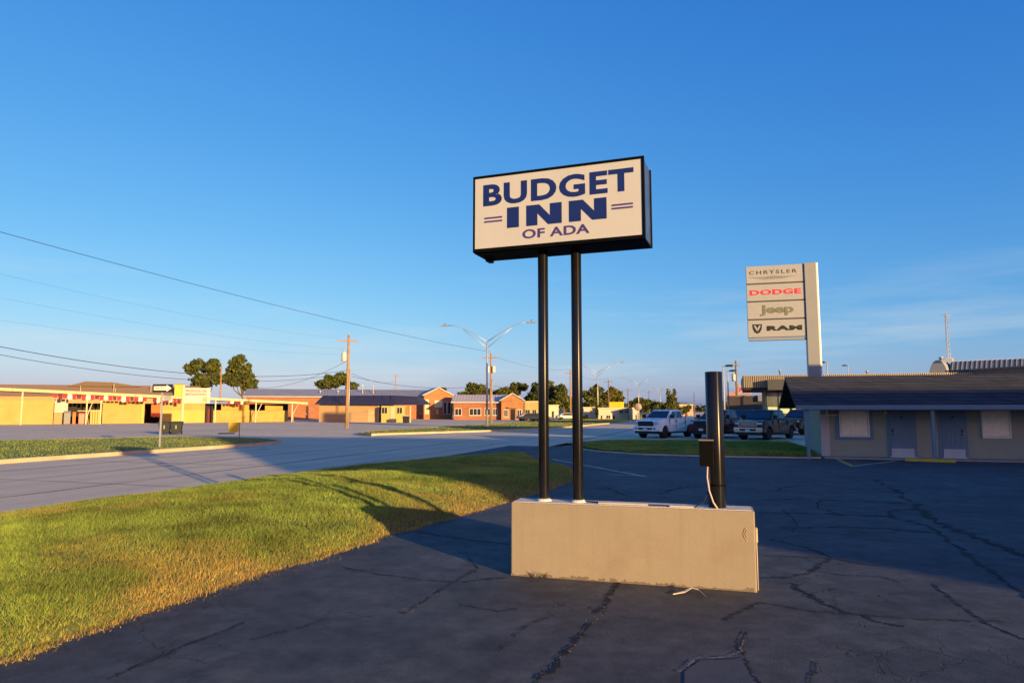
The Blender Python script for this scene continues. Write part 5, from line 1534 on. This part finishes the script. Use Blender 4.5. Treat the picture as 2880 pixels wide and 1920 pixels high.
# two dark wheeled bins
def bin_(px, label):
    c = G(px, 1221, GZ)
    T = thing('wheeled_bin', label, 'bin', (c.x, c.y, GZ), math.radians(18), 'dark wheeled bins by the median')
    obj('body', MB().frustum((-.34, .34, -.3, .3, .10), (-.46, .46, -.4, .4, .98)), mat('bin_green_black', (.008, .013, .011), rough=.5), T, .03)
    ld = obj('lid', MB().frustum((-.50, .50, -.45, .45, .983), (-.42, .42, -.36, .36, 1.07)), mat('bin_lid', (.03, .045, .02), rough=.5), T, .02)
    obj('handle', MB().tube([(-.35, .48, .95), (.35, .48, .95)], .025, 6), M_TRIMB, ld)
    for s_ in (-1, 1):
        obj('wheel', MB().lathe([(.06, -.04), (.13, -.04), (.13, .04), (.06, .04)], (s_ * .36, .26, .13), 'x', 12), M_TYRE, T)
    obj('stamp', MB().box(-.05, .05, -.40, -.37, .45, .75), mat('stamp_grey', (.2, .2, .2), rough=.6), T)
bin_(463, 'left one of the two dark wheeled bins behind the one-way sign')
bin_(496, 'right one of the two dark wheeled bins behind the one-way sign')
# yellow-green board on a thin stake
bs = G(672, 1241, GZ + .02)
YB = thing('yard_sign', 'olive yellow board on a thin stake at the median tip', 'sign', (bs.x, bs.y, -.2), 0.1)
q0, q1 = D(645, 1187, bs.y), D(672, 1215, bs.y)
obj('stake', MB().box(-.02, .02, -.02, .02, 0, q0.z + .2), M_WOODD, YB)
obj('board', MB().prism([(q0.x - bs.x, q1.z + .3), (q0.x - bs.x + .12, q1.z + .2), (q1.x - bs.x - .14, q1.z + .2), (q1.x - bs.x - .02, q1.z + .3), (q1.x - bs.x - .02, q0.z + .2), (q0.x - bs.x, q0.z + .2)], 'y', -.045, -.021), mat('olive_board', (.62, .42, .02), rough=.6, var=.1), YB)
dr = G(637, 1220, GZ)
DRN = obj('drain_grate', MB().box(-.65, .65, -.12, .12, 0, .10), M_TRIMB, bevel=.02); DRN.location = dr; DRN.rotation_euler = (0, 0, .1)
tag(DRN, 'dark low slab lying on the pavement left of the olive board', 'slab')

# ---- long brick hall with a grey metal roof and gabled end
def hall(name, label, FH, xg0, xg1, xl0, eave, ridge, apex_px, m_wall, m_gable, m_roof, proj=3.0, depth=14.0):
    T = thing(name, label, 'building', FH.loc, FH.rot)
    ze_, zr_ = eave, ridge
    obj('wall', MB().box(xl0, xg0 + .2, 0, depth, 0, ze_), m_wall, T)
    r_ = obj('roof', MB().prism([(-.7, ze_ - .15), (depth / 2, zr_), (depth + .7, ze_ - .15), (depth + .7, ze_ - .35), (-.7, ze_ - .35)], 'x', xl0 - .5, (xg0 + xg1) / 2), m_roof, T)
    k = xl0
    sm = MB()
    while k < (xg0 + xg1) / 2 - .3:
        sl = (zr_ - ze_ + .15) / (depth / 2 + .7)
        sm.add([(k, -.7, ze_ - .148), (k + .06, -.7, ze_ - .148), (k + .06, depth / 2, zr_ + .002), (k, depth / 2, zr_ + .002), (k, -.7, ze_ - .09), (k + .06, -.7, ze_ - .09), (k + .06, depth / 2, zr_ + .06), (k, depth / 2, zr_ + .06)],
               [(4, 5, 6, 7), (0, 1, 5, 4), (0, 4, 7, 3), (1, 2, 6, 5)])
        k += .6
    tag(obj('roof_seam', sm, m_roof, r_), kind='stuff')
    xm = (xg0 + xg1) / 2
    za = apex_px
    g = obj('gable_wall', MB().prism([(xg0, 0), (xg1, 0), (xg1, ze_ + .2), (xm, za), (xg0, ze_ + .2)], 'y', -proj, depth * .6), m_gable, T)
    tk = .18
    rp = MB()
    for sg in (-1, 1):
        xe_ = xg0 - .35 if sg < 0 else xg1 + .35
        zs = ze_ + .2 - (za - ze_ - .2) * .35 / (xm - xg0)
        pl_ = [(xe_, zs + .002), (xm, za + .002), (xm, za + tk), (xe_, zs + tk)]
        rp.prism(pl_ if sg > 0 else pl_[::-1], 'y', -proj - .3, depth * .6)
    obj('gable_roof', rp, M_ROOFP, T)
    return T, g
def win(T, FH, px0, px1, py0, py1, dy, sill=True, glass=None, frame=None, bars=1):
    x0, x1, z0, z1 = FH.rect(px0, px1, py0, py1, dy)
    w = obj('window', MB().box(x0, x1, dy - .05, dy - .003, z0, z1), glass or M_GLASS, T)
    f = MB().box(x0 - .07, x1 + .07, dy - .09, dy - .0035, z1 + .002, z1 + .08).box(x0 - .12, x1 + .12, dy - .14, dy - .0035, z0 - .1, z0 - .002)
    f.box(x0 - .07, x0 - .002, dy - .09, dy - .0035, z0, z1).box(x1 + .002, x1 + .07, dy - .09, dy - .0035, z0, z1)
    for k in range(bars):
        xx = x0 + (x1 - x0) * (k + 1) / (bars + 1)
        f.box(xx - .03, xx + .03, dy - .08, dy - .051, z0 + .002, z1 - .002)
    obj('window_frame', f, frame or M_WTRIM, w)
    return w
FH1 = Fac(G(640, 1180, GZ), G(1192, 1178, GZ), GZ)
e = FH1.at(1000, 1113)[1]; rdg = FH1.at(1000, 1095, 7)[1]
x0, x1, z0, z1 = FH1.rect(1192, 1273, 1092, 1178, -3.0)
H1, G1 = hall('brick_hall', 'long orange brick hall with a grey metal roof and tall gabled front', FH1, x0, x1, FH1.at(690, 1150)[0], e, rdg, FH1.at(1228, 1091, -3)[1], M_BRICKD, M_BRICK, M_ROOFM)
DYG = -3.0
win(H1, FH1, 1182, 1190, 1126, 1162, 0)
for a, b in ((1248, 1255), (1259.5, 1267)):
    win(H1, FH1, a, b, 1130, 1163, DYG, bars=0)
win(H1, FH1, 1196, 1205, 1124, 1162, DYG, glass=M_CREAM, bars=0)
x0, x1, z0, z1 = FH1.rect(1222, 1244, 1126, 1145, DYG - .1)
sb = obj('wall_sign', MB().box(x0, x1, DYG - .2, DYG - .05, z0, z1), mat('cream_sign', (.52, .46, .34), rough=.6, var=.06), H1)
obj('sign_mark', MB().box(x0 + .35 * (x1 - x0), x0 + .7 * (x1 - x0), DYG - .215, DYG - .201, z0 + .35 * (z1 - z0), z0 + .6 * (z1 - z0)), mat('pale_grey_print', (.42, .40, .36)), sb)
x0, x1, z0, z1 = FH1.rect(1227, 1233, 1150, 1165, DYG)
obj('lower_sign', MB().box(x0, x1, DYG - .12, DYG - .04, z0, z1), M_CREAM, H1)
obj('gutter_pipe', MB().tube([FH1.at(1192, 1175, DYG - .08)[0:1] + (DYG - .08, 0.1), FH1.at(1192, 1175, DYG - .08)[0:1] + (DYG - .08, e)], .07, 6), M_BROWNR, H1)
# side door and glass at the left end
x0, x1, z0, z1 = FH1.rect(860, 868, 1142, 1178, 0)
d_ = obj('door', MB().box(x0, x1, -.06, -.003, 0, z1), M_GLASS, H1); obj('handle', MB().box(x0 + .1, x0 + .15, -.1, -.061, 1.0, 1.3), M_METAL, d_)
for px, pt in ((901, 1100), (951, 1100), (1020, 1085), (1050, 1086)):
    x, z = FH1.at(px, pt, 3)
    obj('roof_vent', MB().lathe([(.1, e), (.1, z), (.18, z), (.18, z + .15)], (x, 3, 0), n=8), M_WHITEC, H1)

# ---- tan building with the navy awning roof
FT = Fac(G(897, 1186.5, GZ), G(1066, 1187, GZ), GZ)
TB = thing('awning_building', 'tan windowless building under a deep navy awning roof', 'building', FT.loc, FT.rot)
x0, x1 = 0, FT.len
zt = FT.at(980, 1136)[1]
obj('wall', MB().box(x0, x1, 0, 7, 0, zt), M_TAN, TB)
zq = FT.at(980, 1112, 2.0)[1]
xA, xB = FT.at(884, 1138, -1.0)[0], FT.at(1112, 1138, -1.0)[0]
xC = FT.at(1182, 1138, 1.5)[0]
aw = MB()
xA2, xB2 = FT.at(908, 1113, 2.0)[0], FT.at(1110, 1113, 2.0)[0]
xC2 = FT.at(1172, 1118, 3.5)[0]
zlo = zt - .02
v = [(xA, -1.0, zlo), (xB, -1.0, zlo - .15), (xC, 1.5, zlo - .1), (xC, 8, zlo), (xA, 8, zlo),
     (xA2, 2.0, zq), (xB2, 2.0, zq), (xC2, 3.5, zq - .15), (xC2, 6, zq - .15), (xA2, 6, zq)]
aw.add(v, [(0, 1, 6, 5), (1, 2, 7, 6), (2, 3, 8, 7), (3, 4, 9, 8), (4, 0, 5, 9), (5, 6, 7, 8, 9), (4, 3, 2, 1, 0)])
ar_ = obj('awning_roof', aw, M_NAVYCL, TB)
sm = MB()
for k in range(9):
    t = (k + .5) / 9
    xs_, xt_ = xA + (xB - xA) * t, xA2 + (xB2 - xA2) * t
    sm.tube([(xs_, -1.03, zlo - .15 * t + .02), (xt_, 1.98, zq + .03)], .05, 4)
obj('awning_seam', sm, M_NAVYCL, ar_)
obj('door_leaf', MB().box(x1 - 1.9, x1 - .8, -.05, -.003, .05, 2.1), mat('tan_door', (.46, .31, .17), rough=.7), TB)
obj('corner_post', MB().box(x1 - .25, x1 - .003, -.12, -.004, 0, zt - .05), M_CREAMP, TB)
# pay kiosk beside it
FKk = Fac(G(1072, 1187.6, GZ), G(1138, 1187.6, GZ), GZ)
KI = thing('kiosk', 'pale yellow drive-up kiosk with dark windows beside the navy awning', 'kiosk', FKk.loc, FKk.rot)
zt = FKk.at(1100, 1141)[1]; Lk = FKk.len
obj('wall', MB().box(0, Lk, 0, 2.5, 0, zt), M_YBRIGHT, KI)
win(KI, FKk, 1074, 1089, 1146, 1162, 0, frame=M_CREAMP)
win(KI, FKk, 1117, 1131, 1146, 1162, 0, frame=M_CREAMP)
x0, x1, z0, z1 = FKk.rect(1098, 1110, 1142, 1182, -.02)
obj('door', MB().box(x0, x1, -.07, -.004, .12, z1), M_CREAMP, KI)
obj('step', MB().box(x0 - .1, x1 + .1, -.6, -.005, 0, .1), M_KERB, KI)
x0 = FKk.at(1152, 1190)[0]
obj('canopy_post', MB().box(x0, x0 + .2, 0, .2, 0, zt), M_CREAMP, KI)
c = G(1142, 1189, GZ)
TC = thing('trash_can', 'dark trash can at the right end of the yellow kiosk', 'trash can', (c.x, c.y, GZ), 0)
obj('body', MB().frustum((-.42, .42, -.4, .4, 0), (-.5, .5, -.48, .48, 1.05)), M_TRIMB, TC, .03)
obj('lid', MB().frustum((-.52, .52, -.5, .5, 1.053), (-.45, .45, -.42, .42, 1.18)), M_CREAMP, TC, .02)

# ---- second brick hall
FH2 = Fac(G(1275, 1180, GZ), G(1410, 1180, GZ), GZ)
e = FH2.at(1340, 1128)[1]; rdg = FH2.at(1340, 1110, 7)[1]
x0, x1, z0, z1 = FH2.rect(1410, 1472, 1108, 1181, -1.5)
H2, G2 = hall('brick_hall', 'smaller orange brick hall with pale roof and porch gable, right of the big hall', FH2, x0, x1, FH2.at(1276, 1150)[0], e, rdg, FH2.at(1443, 1107, -1.5)[1], M_BRICKD, M_BRICK, M_ROOFP, proj=1.5, depth=12)
for a, b in ((1280, 1298), (1321, 1352), (1364, 1377), (1387, 1398)):
    win(H2, FH2, a, b, 1149, 1167, 0, bars=2 if b - a > 20 else 1)
for a, b in ((1418, 1428), (1455, 1466)):
    win(H2, FH2, a, b, 1152, 1171, -1.5)
x0, x1, z0, z1 = FH2.rect(1436, 1449, 1150, 1178, -1.5)
d_ = obj('door', MB().box(x0, x1, -1.56, -1.503, 0, z1), M_GLASS, H2)
obj('door_hood', MB().box(x0 - .5, x1 + .5, -2.3, -1.505, z1 + .2, z1 + .4), M_BROWNR, d_)
lv = FH2.at(1443, 1122, -1.5)
obj('gable_vent', MB().box(lv[0] - .35, lv[0] + .35, -1.55, -1.503, lv[1] - .5, lv[1] + .5), M_BROWNR, H2)

# ---- plain buildings farther along
def shed(name, label, px0, px1, pyt, pyb, m_, depth=10, coping=None, wins=(), doors=(), Y=None):
    if Y is None:
        A, B = G(px0, pyb, GZ), G(px1, pyb, GZ)
    else:
        A, B = D(px0, pyb, Y), D(px1, pyb, Y)
    F = Fac(A, B, GZ)
    T = thing(name, label, 'building', F.loc, F.rot)
    zt = F.at((px0 + px1) / 2, pyt)[1]
    obj('wall', MB().box(0, F.len, 0, depth, 0, zt), m_, T)
    obj('coping', MB().box(-.15, F.len + .15, -.15, depth + .15, zt + .003, zt + .3), coping or M_CREAMP, T)
    for (a, b, c, d) in wins: win(T, F, a, b, c, d, 0, frame=M_CREAMP)
    for (a, b, c) in doors:
        x0, x1, z0, z1 = F.rect(a, b, c, pyb, 0)
        obj('door', MB().box(x0, x1, -.06, -.003, 0, z1), M_TRIMB, T)
    return T
shed('shop_building', 'tan flat-fronted shop just right of the smaller brick hall', 1473, 1519, 1131, 1176, mat('mustard_wall', (.36, .26, .10), rough=.8, var=.1, scale=.5), wins=((1478, 1490, 1152, 1164), (1498, 1508, 1152, 1164)))
shed('shop_building', 'pale cream boxy shop behind the left sign pole', 1512, 1571, 1141, 1174, mat('cream_wall', (.50, .44, .30), rough=.8, var=.06, scale=.5), wins=((1528, 1540, 1156, 1166),), doors=((1552, 1558, 1156),))
M_WSTORE = mat('whitewashed_wall', (.48, .40, .32), rough=.8, var=.08, scale=.4)
shed('store_building', 'whitewashed storefront left of the second street lamp', 1642, 1675, 1148, 1178, M_WSTORE, wins=((1661, 1668, 1153, 1160),), doors=((1648, 1653, 1166),))
shed('store_building', 'long whitewashed storefront under the yellow sign', 1683, 1772, 1150, 1181, M_WSTORE, wins=((1742, 1752, 1154, 1161), (1757, 1766, 1154, 1160), (1706, 1716, 1168, 1176)), doors=((1724, 1729, 1167), (1690, 1694, 1168)))
shed('store_building', 'small cream storefront at the left edge of the white pickup', 1780, 1798, 1150, 1182, M_WSTORE, doors=((1788, 1791, 1166),))
shed('store_building', 'low far building with reddish wall beyond the white pickup', 1912, 1950, 1139, 1164, mat('rose_wall', (.40, .24, .18), rough=.8), Y=230)
# yellow roadside sign
ys_ = D(1735, 1178, 138)
YS = thing('roadside_sign', 'bright yellow roadside board sign in front of the whitewashed storefront', 'sign', (ys_.x, ys_.y, GZ), -AZ)
q0, q1 = D(1715, 1130, 138), D(1755, 1148, 138)
w_ = (q1.x - q0.x) / 2
bd = obj('sign_board', MB().box(-w_, w_, -.15, .15, q1.z - GZ, q0.z - GZ), mat('yellow_sign', (.6, .47, .015), rough=.5, var=.06), YS)
hb = q0.z - q1.z
for fz in (.60, .2):
    obj('message_bar', MB().box(-w_ * .7, w_ * .6, -.17, -.151, q1.z - GZ + hb * fz, q1.z - GZ + hb * (fz + .18)), mat('ochre_bar', (.50, .36, .02), rough=.6), bd)
for sx in (-.5, .5):
    obj('post', MB().box(sx * w_ - .1, sx * w_ + .1, -.1, .1, 0, q1.z - GZ - .002), M_WOODD, YS)
# round sign beside it
rs_ = D(1795, 1178, 120)
RD = thing('round_sign', 'round pale sign on a post left of the white pickup roof', 'sign', (rs_.x, rs_.y, GZ), -AZ)
zc_ = D(1795, 1144, 120).z - GZ
obj('post', MB().lathe([(.08, 0), (.08, zc_ - .5)], n=8), M_GALV, RD)
obj('disc', MB().lathe([(.6, -.08), (.65, 0), (.6, .08)], (0, 0, zc_), 'y', 20), mat('peach_disc', (.30, .22, .17), rough=.6), RD)

# cars parked beside the second hall
def small_car(px, py, Y, col, label, rot):
    p = D(px, py, Y)
    T = thing('parked_car', label, 'car', (p.x, p.y, GZ), rot, 'cars parked along the far shops')
    pr = [(2.2, .35), (2.25, .65), (1.2, .85), (.55, 1.4), (-1.0, 1.42), (-1.8, .95), (-2.2, .9), (-2.25, .4)]
    pt = car_paint('car_' + label.split()[0], col)
    obj('body', MB().prism(pr, 'y', -.85, .85), pt, T, .08)
    for s_ in (-1, 1):
        obj('side_window', MB().prism([(1.0, .92), (.5, 1.32), (-.95, 1.34), (-1.5, .95)], 'y', min(s_ * .84, s_ * .865), max(s_ * .84, s_ * .865)), M_CARGLASS, T)
        for cx in (1.4, -1.4):
            obj('wheel', MB().lathe([(.1, -.1), (.32, -.1), (.32, .1), (.1, .1)], (cx, s_ * .78, .32), 'y', 14), M_TYRE, T)
    return T
small_car(1488, 1176, 128, (.25, .26, .28), 'silver car parked beside the mustard shop front', .3)
small_car(1500, 1178, 122, (.03, .035, .05), 'black car parked nearer, beside the silver one', -.1)
small_car(1518, 1178, 126, (.06, .03, .03), 'maroon car parked behind the left sign pole', .2)
small_car(1596, 1176, 134, (.45, .43, .4), 'pale car parked between the two sign poles', .2)

# ================================================================== TREES
def leaf_cloud(name, lobes, n, size, parent, tone=(0.05, 0.075, 0.018), seed=1):
    """crown: many small leaf clumps spread through lobes [(cx,cy,cz, rx,ry,rz)], denser towards the surface"""
    rg = np.random.default_rng(seed)
    vol = np.array([l[3] * l[4] * l[5] for l in lobes]); pk = rg.choice(len(lobes), n, p=vol / vol.sum())
    L_ = np.array(lobes)[pk]
    d = rg.normal(0, 1, (n, 3)); d /= np.linalg.norm(d, axis=1)[:, None]
    rad = rg.uniform(0.35, 1.0, n) ** 0.5
    rad *= 0.82 + 0.28 * np.sin(d[:, 0] * 5 + pk) * np.sin(d[:, 2] * 6 + pk * 2) + rg.normal(0, .06, n)
    c = L_[:, :3] + d * rad[:, None] * L_[:, 3:]
    a = rg.normal(0, 1, (n, 3)); a /= np.linalg.norm(a, axis=1)[:, None]
    b = np.cross(a, rg.normal(0, 1, (n, 3))); b /= np.linalg.norm(b, axis=1)[:, None] + 1e-9
    s_ = size * rg.uniform(.5, 1.3, n)[:, None]
    co = np.stack([c - a * s_, c + b * s_ * .55, c + a * s_, c - b * s_ * .55], 1).reshape(-1, 3)
    t = np.array(tone) * rg.uniform(.55, 1.6, n)[:, None] * (1 + np.array([[.5, .15, 0]]) * rg.uniform(0, 1, n)[:, None])
    me = np_mesh(name, co, np.arange(n * 4), 4, attr_mat('leaf', .6, .15), np.repeat(t, 4, 0))
    return obj(name, me, None, parent)

def tree(px, py_base, Y, label, lobes_px, n=5000, size=.35, tone=(0.05, 0.075, 0.018), seed=1, group='trees along the skyline', name='tree', trunk_r=.3):
    """lobes_px: (px, py, half width px, half height px)"""
    b = D(px, 1165, Y); k = Y / FPX
    T = thing(name, label, 'tree', (b.x, b.y, GZ), 0, group)
    rg = random.Random(seed)
    lobes = []
    for (lx_, ly_, hw, hh) in lobes_px:
        p = D(lx_, ly_, Y)
        lobes.append((p.x - b.x, rg.uniform(-1, 1) * hw * k * .3, p.z - GZ, hw * k, hw * k * .9, hh * k))
    sub = []
    for l in lobes:
        for q in range(7):
            a_, e_ = rg.uniform(0, 6.28), rg.uniform(-.9, 1.3)
            f_ = rg.uniform(.45, .8); k_ = rg.uniform(.30, .52)
            sub.append((l[0] + math.cos(a_) * math.cos(e_) * l[3] * f_, l[1] + math.sin(a_) * math.cos(e_) * l[4] * f_, l[2] + math.sin(e_) * l[5] * f_, l[3] * k_, l[4] * k_, l[5] * k_))
    zt = max(l[2] for l in lobes)
    tr = MB().tube([(0, 0, 0), (.1, 0, zt * .4), (-.05, .1, zt * .8)], [trunk_r * 1.3, trunk_r, trunk_r * .5], 8)
    for l in lobes:
        tr.tube([(0, 0, zt * .35), (l[0] * .5, l[1] * .5, l[2] * .7), (l[0] * .9, l[1] * .9, l[2] + l[5] * .3)], [trunk_r * .6, trunk_r * .4, trunk_r * .12], 6)
    obj('trunk', tr, mat('bark', (.10, .075, .05), rough=.95, var=.25, scale=3), T)
    leaf_cloud('crown', sub + [(l[0], l[1], l[2], l[3] * .62, l[4] * .62, l[5] * .62) for l in lobes], n, size * .9, T, tone, seed)
    return T
TR = [
    (575, 178, 'loose-crowned tree left of the slim bare pole', [(545, 1040, 34, 26), (590, 1035, 34, 28), (570, 1075, 55, 28), (560, 1020, 20, 14), (610, 1065, 25, 25)], 8500, .5),
    (680, 180, 'tall round-crowned tree right of the slim bare pole', [(668, 1030, 30, 30), (695, 1050, 30, 34), (660, 1070, 36, 30), (705, 1080, 22, 26), (640, 1065, 24, 22), (675, 1010, 20, 13)], 9500, .5),
    (930, 180, 'dark tree behind the grey metal roof', [(925, 1072, 36, 24), (955, 1068, 36, 20), (905, 1085, 28, 16), (985, 1085, 28, 14)], 6500, .5),
    (1252, 190, 'small dark tree tip beyond the brick gable', [(1250, 1096, 10, 7)], 700, .4),
    (1330, 200, 'dark tree left of the two-transformer pole', [(1330, 1095, 34, 22), (1310, 1110, 26, 16), (1360, 1100, 30, 22)], 6000, .5),
    (1425, 205, 'dark tree above the smaller brick hall', [(1420, 1100, 36, 20), (1450, 1095, 34, 22), (1400, 1108, 28, 16)], 6000, .5),
    (1525, 200, 'big dark tree behind the left sign pole', [(1520, 1095, 36, 24), (1545, 1090, 34, 24), (1535, 1120, 50, 28), (1500, 1112, 30, 24)], 8000, .5),
    (1585, 195, 'dark tree between the two sign poles', [(1580, 1110, 26, 26), (1596, 1130, 22, 26), (1570, 1135, 26, 24)], 5500, .5),
    (1668, 200, 'dark tree right of the right sign pole', [(1662, 1112, 28, 22), (1680, 1105, 24, 20), (1668, 1132, 36, 20)], 6500, .5),
    (1722, 205, 'round olive tree behind the yellow sign', [(1715, 1110, 36, 22), (1735, 1122, 32, 24), (1700, 1120, 30, 26)], 7000, .5),
    (1795, 240, 'low dark tree right of the yellow sign', [(1790, 1130, 26, 12), (1815, 1136, 28, 12), (1775, 1140, 16, 14)], 4000, .5),
    (1850, 240, 'low dark tree behind the white pickup cab', [(1850, 1140, 26, 12), (1830, 1142, 20, 10)], 3000, .5),
    (1930, 170, 'short olive bush right of the white pickup', [(1928, 1150, 18, 12), (1915, 1155, 14, 10)], 2500, .35),
]
for i, (px, Y, lab, lob, n, sz) in enumerate(TR):
    tree(px, 1170, Y, lab, lob, n, sz, tone=(.055, .075, .018) if i != 9 else (.075, .085, .02), seed=i + 3)
# cedar: pointed with two leaders
tree(1886, 1170, 150, 'twin-tipped cedar rising behind the white pickup', [(1886, 1148, 34, 12), (1886, 1135, 27, 14), (1885, 1120, 18, 14), (1879, 1105, 7, 12), (1898, 1103, 6, 12)], 6000, .32, tone=(.06, .075, .02), seed=41, trunk_r=.2)
# dark columnar shrubs by the white storefronts
for i, (px, hw, lab) in enumerate(((1679, 5, 'dark columnar shrub between the whitewashed storefronts'), (1776, 5, 'dark columnar shrub at the right end of the whitewashed storefront'), (1645, 4, 'low shrub at the foot of the left whitewashed storefront'))):
    tree(px, 1178, 134, lab, [(px, 1160 if i < 2 else 1174, hw, 16 if i < 2 else 5)], 1500, .25, tone=(.035, .05, .015), seed=60 + i, group='shrubs by the storefronts', name='shrub', trunk_r=.06)
# distant treeline closing the horizon
def treeline():
    lobes = []
    rg = random.Random(9)
    x = -900.0
    while x < 1000:
        Yd = 620 + rg.uniform(-40, 40)
        h = rg.uniform(5, 10)
        lobes.append((x, Yd, h * .45, rg.uniform(14, 26), 12, h * .75)); x += rg.uniform(12, 24)
    o = leaf_cloud('far_woods', lobes, 34000, 1.6, None, (.045, .06, .02), 77)
    tag(o, 'low dark band of far-off woods along the horizon', 'woods', kind='stuff')
treeline()
